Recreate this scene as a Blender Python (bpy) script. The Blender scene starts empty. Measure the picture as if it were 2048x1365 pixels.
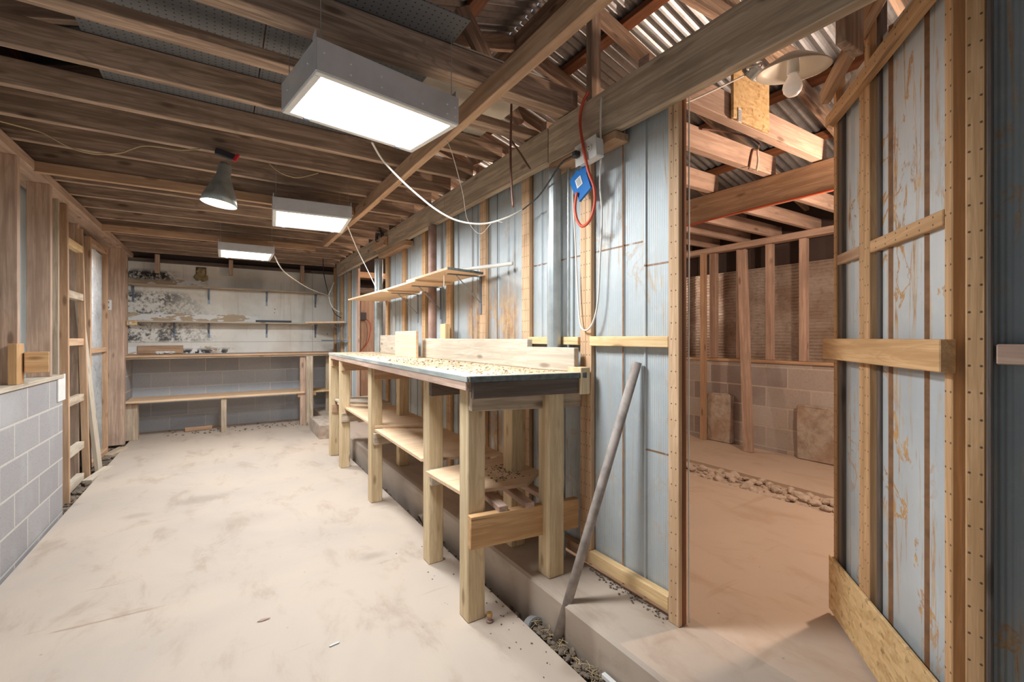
import bpy, bmesh, math, random
from mathutils import Vector, Matrix
random.seed(7)
SC = bpy.context.scene
# ---------------------------------------------------------------- camera
HC = 1.25; FPX = 910.0; HEAD = math.atan2(579, 910)
cam = bpy.data.cameras.new('camera'); cam.sensor_width = 36; cam.lens = FPX/2048*36
cam.shift_y = -7.5/2048; cam.clip_start = 0.02
co = bpy.data.objects.new('camera', cam); SC.collection.objects.link(co)
co.location = (0, 0, HC); co.rotation_euler = (math.pi/2, 0, -HEAD)
SC.camera = co
SC.view_settings.view_transform = 'Standard'; SC.view_settings.look = 'None'
SC.view_settings.gamma = 1; SC.view_settings.use_curve_mapping = False
SC.view_settings.exposure = 0.55
# ---------------------------------------------------------------- world and lights
w = bpy.data.worlds.new('daylight'); SC.world = w; w.use_nodes = True
w.node_tree.nodes['Background'].inputs[0].default_value = (0.86, 0.92, 1.0, 1)
w.node_tree.nodes['Background'].inputs[1].default_value = 0.24
def area(name, loc, sx, sy, power, col, rot=(0, 0, 0)):
    l = bpy.data.lights.new(name, 'AREA'); l.shape = 'RECTANGLE'; l.size = sx; l.size_y = sy
    l.energy = power; l.color = col
    o = bpy.data.objects.new(name, l); o.location = loc; o.rotation_euler = rot
    SC.collection.objects.link(o); return o
def point(name, loc, power, col, r=0.05):
    l = bpy.data.lights.new(name, 'POINT'); l.energy = power; l.color = col; l.shadow_soft_size = r
    o = bpy.data.objects.new(name, l); o.location = loc; SC.collection.objects.link(o); return o
COOL = (0.93, 0.97, 1.0); WARM = (1.0, 0.74, 0.56)
area('near_fixture_light', (0.495, 1.79, 2.085), 0.48, 0.30, 27, COOL, (0, 0, 0.18))
area('middle_fixture_light', (0.55, 3.63, 2.075), 0.44, 0.42, 24, COOL)
area('far_fixture_light', (0.205, 5.46, 2.075), 0.42, 0.42, 32, COOL)
point('side_room_bulb', (3.05, 0.74, 1.95), 62, WARM)
point('side_room_far_bulb', (2.7, 4.6, 2.0), 30, WARM)
point('added_side_room_fill', (2.3, 5.7, 2.1), 14, WARM)  # added light with no visible source, brightens the boards beyond the far doorway

# ---------------------------------------------------------------- measuring: a pixel of the photo on a known plane
_s, _c = math.sin(HEAD), math.cos(HEAD)
def at(u, v, x=None, y=None, z=None):
    p = (u-1024)/FPX; q = (675-v)/FPX
    d = (_s+p*_c, _c-p*_s, q)
    t = x/d[0] if x is not None else (y/d[1] if y is not None else (z-HC)/d[2])
    return Vector((d[0]*t, d[1]*t, HC+d[2]*t))
# ---------------------------------------------------------------- materials
class NT:
    def __init__(s, name):
        s.m = bpy.data.materials.new(name); s.m.use_nodes = True
        s.t = s.m.node_tree; s.n = s.t.nodes; s.b = s.n['Principled BSDF']
        s.tc = s.n.new('ShaderNodeTexCoord'); s.obj = s.tc.outputs['Object']
    def lk(s, a, b):
        if isinstance(a, (int, float)): b.default_value = a
        elif isinstance(a, tuple): b.default_value = a if len(a) == len(b.default_value) else (*a, 1)
        else: s.t.links.new(a, b)
    def math(s, op, a, b=0.0, c=None, clamp=False):
        n = s.n.new('ShaderNodeMath'); n.operation = op; n.use_clamp = clamp
        s.lk(a, n.inputs[0]); s.lk(b, n.inputs[1])
        if c is not None: s.lk(c, n.inputs[2])
        return n.outputs[0]
    def vmath(s, op, a, b):
        n = s.n.new('ShaderNodeVectorMath'); n.operation = op; s.lk(a, n.inputs[0]); s.lk(b, n.inputs[1]); return n.outputs[0]
    def rand(s):
        n = s.n.new('ShaderNodeObjectInfo'); return n.outputs['Random']
    def scaled(s, v, sc): return s.vmath('MULTIPLY', v, sc)
    def noise(s, v, scale, detail=3, rough=.55, dist=0.0):
        n = s.n.new('ShaderNodeTexNoise'); s.lk(v, n.inputs['Vector']); n.inputs['Scale'].default_value = scale
        n.inputs['Detail'].default_value = detail; n.inputs['Roughness'].default_value = rough
        n.inputs['Distortion'].default_value = dist; return n.outputs['Fac']
    def vor(s, v, scale, out='Distance', rnd=1):
        n = s.n.new('ShaderNodeTexVoronoi'); s.lk(v, n.inputs['Vector']); n.inputs['Scale'].default_value = scale
        n.inputs['Randomness'].default_value = rnd; return n.outputs[out]
    def smooth(s, v, a, b):
        n = s.n.new('ShaderNodeMapRange'); n.interpolation_type = 'SMOOTHSTEP'; s.lk(v, n.inputs[0])
        n.inputs[1].default_value = a; n.inputs[2].default_value = b; return n.outputs[0]
    def mix(s, f, a, b, mode='MIX'):
        n = s.n.new('ShaderNodeMix'); n.data_type = 'RGBA'; n.blend_type = mode
        s.lk(f, n.inputs[0]); s.lk(a, n.inputs[6]); s.lk(b, n.inputs[7]); return n.outputs[2]
    def sep(s, v):
        n = s.n.new('ShaderNodeSeparateXYZ'); s.lk(v, n.inputs[0]); return n.outputs
    def comb(s, x, y, z):
        n = s.n.new('ShaderNodeCombineXYZ')
        for i, q in enumerate((x, y, z)): s.lk(q, n.inputs[i])
        return n.outputs[0]
    def bump(s, h, st=.3, dist=.01):
        n = s.n.new('ShaderNodeBump'); s.lk(h, n.inputs['Height']); n.inputs['Strength'].default_value = st
        n.inputs['Distance'].default_value = dist; s.t.links.new(n.outputs[0], s.b.inputs['Normal'])
    def done(s, col, rough=.7, metal=0.0):
        s.lk(col, s.b.inputs['Base Color']); s.lk(rough, s.b.inputs['Roughness']); s.lk(metal, s.b.inputs['Metallic'])
        return s.m
def wood(name, light, dark, dirt=(.1, .08, .06), dirt_amt=.35, knots=True, rough=.75, dots=False, var=.25):
    k = NT(name); r = k.rand()
    off = k.comb(k.math('MULTIPLY', r, 37.0), k.math('MULTIPLY', r, 11.0), k.math('MULTIPLY', r, 23.0))
    v = k.vmath('ADD', k.obj, off)
    g = k.noise(k.scaled(v, (1.0, 16, 16)), 2.2, 4, .6, .6)
    fine = k.noise(k.scaled(v, (2.0, 70, 70)), 3.0, 3, .6)
    col = k.mix(k.smooth(g, .35, .65), dark, light)
    col = k.mix(k.math('MULTIPLY', k.smooth(fine, .45, .7), .6), col, dark)
    blot = k.noise(v, 2.3, 4, .6)
    col = k.mix(k.math('MULTIPLY', k.smooth(blot, .45, .72), dirt_amt), col, dirt)
    # each board differs slightly in tone
    col = k.mix(k.math('MULTIPLY', r, var), col, dark)
    ring = k.math('SINE', k.math('MULTIPLY', k.noise(k.scaled(v, (.7, 6, 6)), 1.6, 2, .5, .3), 75.0))
    col = k.mix(k.math('MULTIPLY', k.smooth(ring, .55, 1.0), .45), col, dark)
    crack = k.noise(k.scaled(v, (1.5, 60, 60)), 1.1, 2, .5)
    col = k.mix(k.math('MULTIPLY', k.smooth(crack, .70, .76), .6), col, (dark[0]*.3, dark[1]*.3, dark[2]*.3))
    if knots:
        d = k.vor(k.scaled(v, (1.0, 3.0, 3.0)), 3.4)
        col = k.mix(k.math('MULTIPLY', k.smooth(d, .19, .07), .8), col, (dark[0]*.45, dark[1]*.4, dark[2]*.35))
    if dots:
        x, y, z = k.sep(k.obj)[:3]
        fx = k.math('ABSOLUTE', k.math('SUBTRACT', k.math('FRACT', k.math('DIVIDE', x, .062)), .5))
        fx = k.math('MULTIPLY', fx, .062)
        az = k.math('ABSOLUTE', k.math('SUBTRACT', k.math('ABSOLUTE', z), .010))
        def dd(a):
            q = k.math('SQRT', k.math('ADD', k.math('MULTIPLY', fx, fx), k.math('MULTIPLY', a, a)))
            return k.smooth(q, .0034, .0022)
        col = k.mix(k.math('MULTIPLY', dd(az), .85), col, (.03, .02, .015))
    k.bump(k.math('ADD', g, k.math('MULTIPLY', fine, .6)), .35, .003)
    return k.done(col, rough)
M = {}
M['old'] = wood('old_joist_wood', (.62, .44, .32), (.27, .18, .125))
M['grey'] = wood('weathered_grey_wood', (.66, .53, .39), (.37, .285, .20), dirt_amt=.3)
M['warm'] = wood('aged_orange_wood', (.62, .41, .26), (.43, .26, .15), dirt_amt=.18)
M['pine'] = wood('new_pine', (.86, .62, .34), (.66, .43, .20), (.45, .3, .15), .2, var=.12)
M['treated'] = wood('treated_pine', (.76, .60, .38), (.57, .42, .24), (.34, .25, .14), .22, var=.15)
M['strip'] = wood('nailed_pine_strip', (.74, .50, .31), (.54, .34, .19), (.36, .22, .12), .2, knots=False, dots=True, var=.15)
M['darkstrip'] = wood('nailed_orange_strip', (.68, .42, .22), (.48, .28, .13), (.3, .18, .09), .2, knots=False, dots=True, var=.15)
M['post'] = wood('old_brown_post', (.66, .47, .35), (.42, .28, .20), dirt_amt=.3)
M['purlin'] = wood('red_brown_purlin', (.34, .13, .055), (.2, .075, .03))
M['ply'] = wood('plywood', (.80, .58, .38), (.68, .46, .28), (.4, .27, .17), .25, knots=False, var=.1)
M['pale'] = wood('pale_board', (.64, .56, .45), (.47, .39, .30), (.32, .27, .2), .3)
M['darkwood'] = wood('dark_wood', (.20, .155, .13), (.10, .075, .06))
M['pinkwood'] = wood('pinkish_board', (.62, .44, .34), (.42, .28, .21), dirt_amt=.25)
def plain(name, col, rough=.6, metal=0.0, var=.15, scale=8):
    k = NT(name); n = k.noise(k.obj, scale, 4)
    c = k.mix(k.math('MULTIPLY', k.smooth(n, .35, .75), var*2), col, tuple(q*.55 for q in col))
    return k.done(c, rough, metal)
M['white'] = plain('white_paint', (.80, .80, .78), .45)
M['cord_white'] = plain('white_cable', (.74, .70, .62), .5)
M['cord_black'] = plain('black_cable', (.03, .03, .035), .5)
M['cord_red'] = plain('red_cable', (.62, .09, .04), .45)
M['cord_brown'] = plain('brown_cable', (.17, .075, .05), .4)
M['galv'] = plain('galvanised_metal', (.50, .54, .54), .35, .65, .25, 14)
M['steel'] = plain('brushed_fixture_metal', (.72, .74, .77), .42, .35)
M['bracket'] = plain('grey_bracket_metal', (.20, .24, .29), .45, .5)
M['blue'] = plain('blue_plastic', (.01, .16, .50), .4, 0, .1)
M['dirt'] = plain('dry_dirt', (.20, .15, .11), .95, 0, .5, 30)
M['straw'] = plain('dry_straw', (.48, .36, .2), .9)
M['rock'] = plain('rubble_stone', (.62, .50, .40), .9, 0, .4, 22)
M['foam'] = plain('yellow_foam', (.42, .34, .17), .9, 0, .5, 30)
M['pvc'] = plain('white_plastic', (.72, .71, .66), .45)
M['greyplastic'] = plain('grey_plastic', (.27, .27, .27), .6)
M['enamel'] = plain('cream_enamel', (.82, .76, .64), .35, 0, .08)
M['brass'] = plain('old_brass', (.55, .35, .12), .45, .7)
M['teal'] = plain('worn_dark_edge', (.13, .155, .155), .8, 0, .5, 40)
M['rimwood'] = wood('worn_whitish_edge', (.58, .54, .46), (.30, .32, .30), (.12, .16, .17), .6)
M['cream'] = plain('cream_panel', (.66, .60, .50), .7)
M['tar'] = plain('tar_paper', (.055, .035, .03), .7)
M['black'] = plain('black_metal', (.03, .03, .04), .5)
M['red'] = plain('red_plastic', (.6, .03, .04), .4)
M['paper'] = plain('paper_label', (.78, .77, .74), .7)
M['lampalu'] = plain('spun_aluminium', (.42, .45, .43), .45, .55, .35, 20)
def emis(name, col, st):
    k = NT(name); k.b.inputs['Emission Color'].default_value = (*col, 1); k.b.inputs['Emission Strength'].default_value = st
    return k.done(col, .5)
M['tube'] = emis('lit_diffuser', (.95, .98, 1.0), 9)
M['bulb_lit'] = emis('lit_bulb', (1, .93, .88), 14)
def mk_bulb():
    k = NT('frosted_bulb'); k.b.inputs['Emission Color'].default_value = (1, .8, .65, 1); k.b.inputs['Emission Strength'].default_value = .12
    return k.done((.86, .78, .70), .35)
M['bulb'] = mk_bulb()
def mk_concrete(name, a, b, c, rough=.72, scratch=False):
    k = NT(name)
    n1 = k.noise(k.obj, .9, 5, .6, .5); n2 = k.noise(k.scaled(k.obj, (1, .45, 1)), 5, 6, .65, .4); n3 = k.noise(k.obj, 60, 3)
    col = k.mix(k.smooth(n1, .38, .66), a, b)
    col = k.mix(k.math('MULTIPLY', k.smooth(n2, .50, .70), .55), col, c)
    sp = k.vor(k.obj, 9); col = k.mix(k.math('MULTIPLY', k.smooth(sp, .055, .03), .5), col, (.25, .18, .13))
    sc = k.noise(k.scaled(k.vmath('ADD', k.obj, (3.1, 7.7, 0)), (1.0, 7, 1)), 1.6, 3, .5)
    col = k.mix(k.math('MULTIPLY', k.smooth(sc, .66, .74), .35), col, c)
    st = k.smooth(k.noise(k.vmath('ADD', k.obj, (5, 2, 0)), 1.9, 2), .66, .74)
    col = k.mix(k.math('MULTIPLY', st, .45), col, (c[0]*.8, c[1]*.8, c[2]*.8))
    if scratch:
        x, y, z = k.sep(k.obj)[:3]; wob = k.noise(k.obj, 6, 3)
        for (ax, ay, bx, by, wd, am) in ((-.636, 2.663, -.198, 2.655, .014, .6), (-.60, 3.01, -.35, 3.02, .004, .5), (.05, 1.55, .62, 1.35, .02, .25)):
            L = math.hypot(bx-ax, by-ay); dx, dy = (bx-ax)/L, (by-ay)/L
            al = k.math('ADD', k.math('MULTIPLY', k.math('SUBTRACT', x, ax), dx), k.math('MULTIPLY', k.math('SUBTRACT', y, ay), dy))
            ac = k.math('ABSOLUTE', k.math('ADD', k.math('ADD', k.math('MULTIPLY', k.math('SUBTRACT', x, ax), -dy), k.math('MULTIPLY', k.math('SUBTRACT', y, ay), dx)), k.math('MULTIPLY', k.math('SUBTRACT', wob, .5), .03)))
            m = k.math('MULTIPLY', k.smooth(ac, wd, 0.0), k.math('MULTIPLY', k.smooth(al, 0, .05), k.smooth(al, L, L-.12)))
            col = k.mix(k.math('MULTIPLY', m, am), col, (.27, .16, .10))
        for (px_, py_, rr, am) in ((-.15, 4.25, .22, .45), (-.5, 4.1, .13, .4), (.72, 2.62, .11, .5), (.1, 3.6, .3, .25)):
            q = k.vmath('MULTIPLY', k.vmath('SUBTRACT', k.obj, (px_, py_, 0.0)), (1.0, 1.6, 0.0))
            n_ = k.n.new('ShaderNodeVectorMath'); n_.operation = 'LENGTH'; k.lk(q, n_.inputs[0])
            m = k.smooth(k.math('ADD', n_.outputs['Value'], k.math('MULTIPLY', k.math('SUBTRACT', wob, .5), .12)), rr, rr*.2)
            col = k.mix(k.math('MULTIPLY', m, am), col, (c[0]*.85, c[1]*.9, c[2]*.95))
    k.bump(k.math('ADD', n2, k.math('MULTIPLY', n3, .3)), .35, .004)
    return k.done(col, rough)
M['slab'] = mk_concrete('worn_concrete', (.50, .41, .33), (.435, .365, .305), (.33, .24, .175), scratch=True)
M['slab_warm_lit'] = mk_concrete('warm_lit_concrete', (.58, .46, .36), (.54, .43, .34), (.44, .30, .20))  # part of the side room's warm lamplight is put into this colour
def mk_rough():
    k = NT('rough_footing_concrete'); n = k.noise(k.obj, 12, 6, .7); m = k.noise(k.obj, 2.5, 3)
    col = k.mix(k.smooth(n, .35, .7), (.50, .42, .35), (.32, .25, .19)); col = k.mix(k.math('MULTIPLY', k.smooth(m, .45, .65), .4), col, (.40, .24, .16))
    k.bump(n, .8, .012); return k.done(col, .9)
M['footing'] = mk_rough()
def mk_block(name, horiz, a=(.37, .355, .355), b=(.30, .285, .29), mort=(.52, .49, .45)):
    k = NT(name); x, y, z = k.sep(k.obj)[:3]
    v = k.comb(x if horiz == 'x' else y, z, 0.0)
    n = k.n.new('ShaderNodeTexBrick'); k.lk(v, n.inputs['Vector'])
    n.inputs['Scale'].default_value = 1; n.inputs['Brick Width'].default_value = .40; n.inputs['Row Height'].default_value = .1925
    n.inputs['Mortar Size'].default_value = .008; n.inputs['Mortar Smooth'].default_value = .3; n.offset = .5
    n.inputs['Color1'].default_value = (*a, 1); n.inputs['Color2'].default_value = (*b, 1); n.inputs['Mortar'].default_value = (*mort, 1)
    f = k.noise(k.obj, 110, 3, .6); g = k.noise(k.obj, 2.2, 4)
    col = k.mix(k.math('MULTIPLY', k.smooth(f, .5, .72), .35), n.outputs['Color'], tuple(q*.5 for q in b))
    col = k.mix(k.math('MULTIPLY', k.smooth(g, .45, .7), .35), col, (.50, .50, .50))
    k.bump(k.math('ADD', k.math('MULTIPLY', n.outputs['Fac'], -.6), k.math('MULTIPLY', f, .4)), .5, .006)
    return k.done(col, .9)
M['block_y'] = mk_block('concrete_block_left', 'y')
M['block_x'] = mk_block('concrete_block_back', 'x', (.47, .49, .52), (.38, .40, .43), (.56, .55, .52))
M['block_r'] = mk_block('concrete_block_side_room', 'y', (.50, .43, .38), (.30, .24, .22), (.55, .46, .39))
def mk_sheet(name, base, base2, ribaxis='y', rust=.5, ribs=True, heavy=None, laps=None):
    k = NT(name); x, y, z = k.sep(k.obj)[:3]
    a = y if ribaxis == 'y' else x
    str_ = k.noise(k.comb(k.math('MULTIPLY', a, 9.0), k.math('MULTIPLY', z, .9), 0.0), 1.4, 5, .65, 1.0)
    drip = k.noise(k.comb(k.math('MULTIPLY', a, 22.0), k.math('MULTIPLY', z, 1.3), 3.0), 1.2, 4, .7, 1.6)
    big = k.noise(k.obj, 1.7, 4); sm = k.noise(k.obj, 16, 4, .65)
    col = k.mix(k.smooth(big, .4, .62), base, base2)
    col = k.mix(k.math('MULTIPLY', k.smooth(sm, .5, .7), .12), col, (.75, .78, .78))
    m = k.math('MULTIPLY', k.smooth(drip, .63-.1*rust, .70), k.smooth(big, .40, .58))
    blob = k.noise(k.comb(k.math('MULTIPLY', a, 1.6), z, 1.0), 4.2, 5, .6, .8)
    m = k.math('MAXIMUM', m, k.math('MULTIPLY', k.math('MULTIPLY', k.smooth(k.math('ABSOLUTE', k.math('SUBTRACT', blob, .60)), .035, .004), k.math('MULTIPLY', k.smooth(sm, .38, .5), k.smooth(big, .44, .56))), .75*rust+.1))
    spots = k.math('MULTIPLY', k.smooth(sm, .62, .72), k.smooth(str_, .5, .62))
    m = k.math('MAXIMUM', m, k.math('MULTIPLY', spots, .8))
    if heavy:
        (a0, a1, z0, z1) = heavy
        reg = k.math('MULTIPLY', k.math('MULTIPLY', k.smooth(a, a0-.06, a0+.04), k.smooth(a, a1+.06, a1-.04)), k.smooth(z, z1+.1, z1-.25))
        m = k.math('MAXIMUM', m, k.math('MULTIPLY', reg, k.smooth(k.math('ADD', str_, k.math('MULTIPLY', sm, .5)), .62, .80)))
    m = k.math('MULTIPLY', m, rust*1.5, clamp=True)
    tint = k.math('MULTIPLY', k.smooth(drip, .50, .64), .5*rust)
    col = k.mix(tint, col, (.50, .43, .32))
    rc = k.mix(k.smooth(sm, .35, .65), (.38, .17, .055), (.58, .36, .15))
    col = k.mix(m, col, rc)
    if laps:
        for (zz, a0, a1) in laps:
            ln = k.math('MULTIPLY', k.smooth(k.math('ABSOLUTE', k.math('SUBTRACT', z, zz)), .006, .002), k.math('MULTIPLY', k.smooth(a, a0, a0+.01), k.smooth(a, a1, a1-.01)))
            col = k.mix(k.math('MULTIPLY', ln, k.smooth(sm, .35, .5)), col, (.24, .13, .07))
    if ribs:
        wv = k.math('SINE', k.math('MULTIPLY', a, 2*math.pi/.011))
        k.bump(k.math('ADD', k.math('MULTIPLY', wv, .5), sm), .35, .0025)
    else: k.bump(sm, .15, .004)
    return k.done(col, k.math('ADD', k.math('MULTIPLY', m, .3), .50), k.math('MULTIPLY', k.math('SUBTRACT', 1.0, m), .18))
M['sheet'] = mk_sheet('blue_grey_sheet_metal', (.44, .485, .505), (.505, .545, .555), 'y', .55, True, (2.30, 2.95, 0, 1.62), [(1.655, 1.32, 2.13), (1.55, 1.13, 1.32), (.78, 1.13, 1.31)])
M['sheet_left'] = mk_sheet('pale_blue_sheet', (.48, .56, .60), (.55, .61, .63), 'y', .25)
M['sheet_shaded'] = mk_sheet('shaded_ribbed_sheet', (.30, .35, .38), (.36, .41, .43), 'y', .8)  # rustier copy of the sheet, darkened in colour for the shade by the camera
M['sheet_door'] = mk_sheet('rusty_door_sheet', (.47, .52, .55), (.55, .60, .62), 'x', .9, False)
M['rust'] = plain('rusty_seam', (.30, .15, .07), .8, .1, .4, 25)
M['rust_pipe'] = plain('rusty_pipe', (.42, .27, .22), .7, .2, .4, 12)
M['oldpipe'] = plain('old_grey_pipe', (.42, .36, .32), .75, .1, .5, 18)
M['seam'] = plain('dark_sheet_seam', (.10, .09, .085), .6, .2, .3, 20)
def mk_roof(name, col1, col2, metal=.75):
    k = NT(name); n = k.noise(k.obj, 3, 5, .6); f = k.noise(k.obj, 30, 3)
    col = k.mix(k.smooth(n, .35, .7), col1, col2); col = k.mix(k.math('MULTIPLY', k.smooth(f, .5, .7), .3), col, (.2, .15, .12))
    return k.done(col, k.math('ADD', k.math('MULTIPLY', n, .3), .25), metal)
M['roof'] = mk_roof('corrugated_roof_metal', (.46, .48, .50), (.26, .27, .29))
M['corr'] = mk_roof('corrugated_wall_metal', (.66, .60, .55), (.42, .33, .26), .65)
M['corr2'] = mk_roof('spangled_corrugated_metal', (.58, .61, .63), (.36, .38, .40), .6)
def mk_osb():
    k = NT('oriented_strand_board')
    v1 = k.scaled(k.obj, (.9, 3.2, 3.2)); wob = k.math('MULTIPLY', k.noise(k.obj, 9, 2), .12)
    v1 = k.vmath('ADD', v1, k.comb(wob, k.math('MULTIPLY', wob, .6), wob))
    n = k.n.new('ShaderNodeTexVoronoi'); k.lk(v1, n.inputs['Vector']); n.inputs['Scale'].default_value = 24
    c1 = k.sep(n.outputs['Color'])[0]
    n2 = k.n.new('ShaderNodeTexVoronoi'); k.lk(k.scaled(k.obj, (3, 1, 3)), n2.inputs['Vector']); n2.inputs['Scale'].default_value = 22
    c2 = k.sep(n2.outputs['Color'])[0]
    col = k.mix(c1, (.50, .29, .11), (.76, .52, .25)); col = k.mix(k.math('MULTIPLY', c2, .5), col, (.80, .60, .33))
    col = k.mix(k.math('MULTIPLY', k.smooth(c2, .06, .02), .45), col, (.2, .11, .05))
    k.bump(c1, .2, .003); return k.done(col, .7)
M['osb'] = mk_osb()
def mk_peg():
    k = NT('grey_pegboard'); x, y, z = k.sep(k.obj)[:3]
    def fr(a): return k.math('MULTIPLY', k.math('SUBTRACT', k.math('FRACT', k.math('DIVIDE', a, .0254)), .5), .0254)
    a, b = fr(x), fr(y); d = k.math('SQRT', k.math('ADD', k.math('MULTIPLY', a, a), k.math('MULTIPLY', b, b)))
    return k.done(k.mix(k.smooth(d, .0036, .0026), (.17, .17, .175), (.015, .015, .02)), .8)
M['peg'] = mk_peg()
def mk_plaster():
    k = NT('mouldy_white_wallboard'); x, y, z = k.sep(k.obj)[:3]
    n = k.noise(k.obj, 7, 6, .72, .4); f = k.noise(k.obj, 30, 5, .7); big = k.noise(k.obj, 2.1, 4, .6); 
    col = k.mix(k.smooth(big, .4, .65), (.82, .80, .74), (.72, .68, .60))
    streak = k.noise(k.comb(k.math('MULTIPLY', x, 10.0), k.math('MULTIPLY', z, .7), 0.0), 1.2, 4, .6)
    col = k.mix(k.math('MULTIPLY', k.smooth(streak, .55, .72), .35), col, (.48, .38, .26))
    # torn paper bands just above the shelves, on the left half
    for z0, z1, xe in ((1.475, 1.57, .45), (1.94, 2.02, -.25), (1.03, 1.13, -.1)):
        edge = k.math('ADD', z, k.math('MULTIPLY', k.math('SUBTRACT', n, .5), .13))
        band = k.math('MULTIPLY', k.math('MULTIPLY', k.smooth(edge, z1+.004, z1-.004), k.smooth(z, z0-.02, z0-.01)), k.smooth(k.math('ADD', x, k.math('MULTIPLY', n, .5)), xe+.33, xe+.23))
        br = k.smooth(k.noise(k.scaled(k.obj, (1, 1, 3)), 4.5, 3), .49, .52)
        col = k.mix(band, col, k.mix(br, (.86, .85, .82), (.55, .42, .28)))
    left = k.smooth(k.math('ADD', x, k.math('MULTIPLY', k.math('SUBTRACT', big, .5), 1.2)), .05, -.75)
    zone = k.math('ADD', k.math('MULTIPLY', k.math('MULTIPLY', k.smooth(z, 1.16, 1.22), k.smooth(z, 1.9, 1.8)), .9), k.math('MULTIPLY', k.math('MULTIPLY', k.smooth(z, 1.99, 2.03), k.smooth(z, 2.17, 2.10)), k.smooth(x, -.45, -.65)))
    mold = k.math('MULTIPLY', k.math('MULTIPLY', left, zone), k.smooth(k.math('ADD', k.math('MULTIPLY', n, .6), k.math('MULTIPLY', f, .4)), .44, .56))
    keep = k.math('SUBTRACT', 1.0, k.smooth(k.math('ABSOLUTE', k.math('SUBTRACT', z, 1.50)), .07, .05))
    col = k.mix(k.math('MULTIPLY', mold, keep), col, (.035, .035, .035))
    low = k.math('MULTIPLY', k.math('MULTIPLY', k.smooth(z, 1.12, 1.06), k.smooth(k.math('ABSOLUTE', k.math('ADD', x, .25)), .45, .25)), k.smooth(n, .48, .56))
    col = k.mix(low, col, (.04, .04, .04))
    seam = k.math('MAXIMUM', k.smooth(k.math('ABSOLUTE', k.math('SUBTRACT', z, 1.185)), .004, .002), k.smooth(k.math('ABSOLUTE', k.math('SUBTRACT', x, 1.18)), .004, .002))
    col = k.mix(k.math('MULTIPLY', seam, .6), col, (.2, .16, .12))
    sp = k.vor(k.scaled(k.obj, (1, 0, 1)), 5); col = k.mix(k.math('MULTIPLY', k.smooth(sp, .06, .04), .8), col, (.10, .07, .05))
    k.bump(n, .2, .005); return k.done(col, .75)
M['plaster'] = mk_plaster()
def mk_sawdust():
    k = NT('bench_top_board'); n = k.noise(k.obj, 4, 5, .65); f = k.noise(k.obj, 45, 4, .7)
    col = k.mix(k.smooth(n, .4, .65), (.62, .48, .32), (.48, .36, .24)); col = k.mix(k.math('MULTIPLY', k.smooth(f, .52, .68), .5), col, (.36, .25, .15))
    return k.done(col, .85)
M['sawdust'] = mk_sawdust()
M['chips'] = plain('pale_wood_chips', (.60, .44, .28), .9, 0, .4, 30)
M['orange'] = wood('orange_plank', (.72, .45, .22), (.50, .28, .12), (.2, .12, .07), .3)

# ---------------------------------------------------------------- mesh helpers
COL = SC.collection
def link(name, bm, mat, parent=None, mtx=None, smooth=False, kind=None):
    me = bpy.data.meshes.new(name); bm.normal_update(); bm.to_mesh(me); bm.free()
    for m in (mat if isinstance(mat, (list, tuple)) else [mat]): me.materials.append(m)
    if smooth:
        for p in me.polygons: p.use_smooth = True
    o = bpy.data.objects.new(name, me); COL.objects.link(o)
    mtx = mtx or Matrix()
    if parent is not None:
        o.parent = parent; o.matrix_basis = PM[parent.name].inverted() @ mtx
    else: o.matrix_basis = mtx
    PM[o.name] = mtx.copy()
    if kind: o['kind'] = kind
    return o
PM = {}
def thing(name, loc, label, cat, group=None, kind=None):
    o = bpy.data.objects.new(name, None); COL.objects.link(o); o.location = loc; o.empty_display_size = .1
    PM[o.name] = Matrix.Translation(Vector(loc))
    if label: o['label'] = label
    if cat: o['category'] = cat
    if group: o['group'] = group
    if kind: o['kind'] = kind
    return o
def tag(o, label, cat=None, group=None, kind=None):
    o['label'] = label
    if cat: o['category'] = cat
    if group: o['group'] = group
    if kind: o['kind'] = kind
    return o
def box_bm(dx, dy, dz, bev=.0025, wob=0.0, segs=1):
    bm = bmesh.new(); bmesh.ops.create_cube(bm, size=1)
    for v in bm.verts: v.co = Vector((v.co.x*dx, v.co.y*dy, v.co.z*dz))
    if segs > 1 and wob > 0:
        ed = [e for e in bm.edges if abs((e.verts[0].co-e.verts[1].co).x) > dx*.9]
        bmesh.ops.subdivide_edges(bm, edges=ed, cuts=segs-1)
    b = min(bev, min(dx, dy, dz)*.3)
    if b > 0: bmesh.ops.bevel(bm, geom=[e for e in bm.edges if e.calc_face_angle(0) > .5], offset=b, segments=1, affect='EDGES')
    if wob > 0:
        ph = random.random()*6
        for v in bm.verts:
            v.co.y += wob*math.sin(v.co.x*1.7+ph); v.co.z += wob*.6*math.sin(v.co.x*2.3+ph*2)
    return bm
def frame_mtx(p0, p1, up=Vector((0, 0, 1))):
    X = (p1-p0).normalized(); up = Vector(up)
    if abs(X.dot(up)) > .98: up = Vector((0, 1, 0)) if abs(X.y) < .9 else Vector((1, 0, 0))
    Y = up.cross(X).normalized(); Z = X.cross(Y)
    m = Matrix((X, Y, Z)).transposed().to_4x4(); m.translation = (p0+p1)/2; return m
def board(name, p0, p1, w, h, mat, parent=None, up=(0, 0, 1), wob=0.0, kind=None, bev=.0025):
    """a plank from p0 to p1; w across (horizontal), h along 'up'"""
    p0, p1 = Vector(p0), Vector(p1); L = (p1-p0).length
    return link(name, box_bm(L, w, h, bev, wob, 8 if wob else 1), mat if not isinstance(mat, str) else M[mat], parent, frame_mtx(p0, p1, up), kind=kind)
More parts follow.
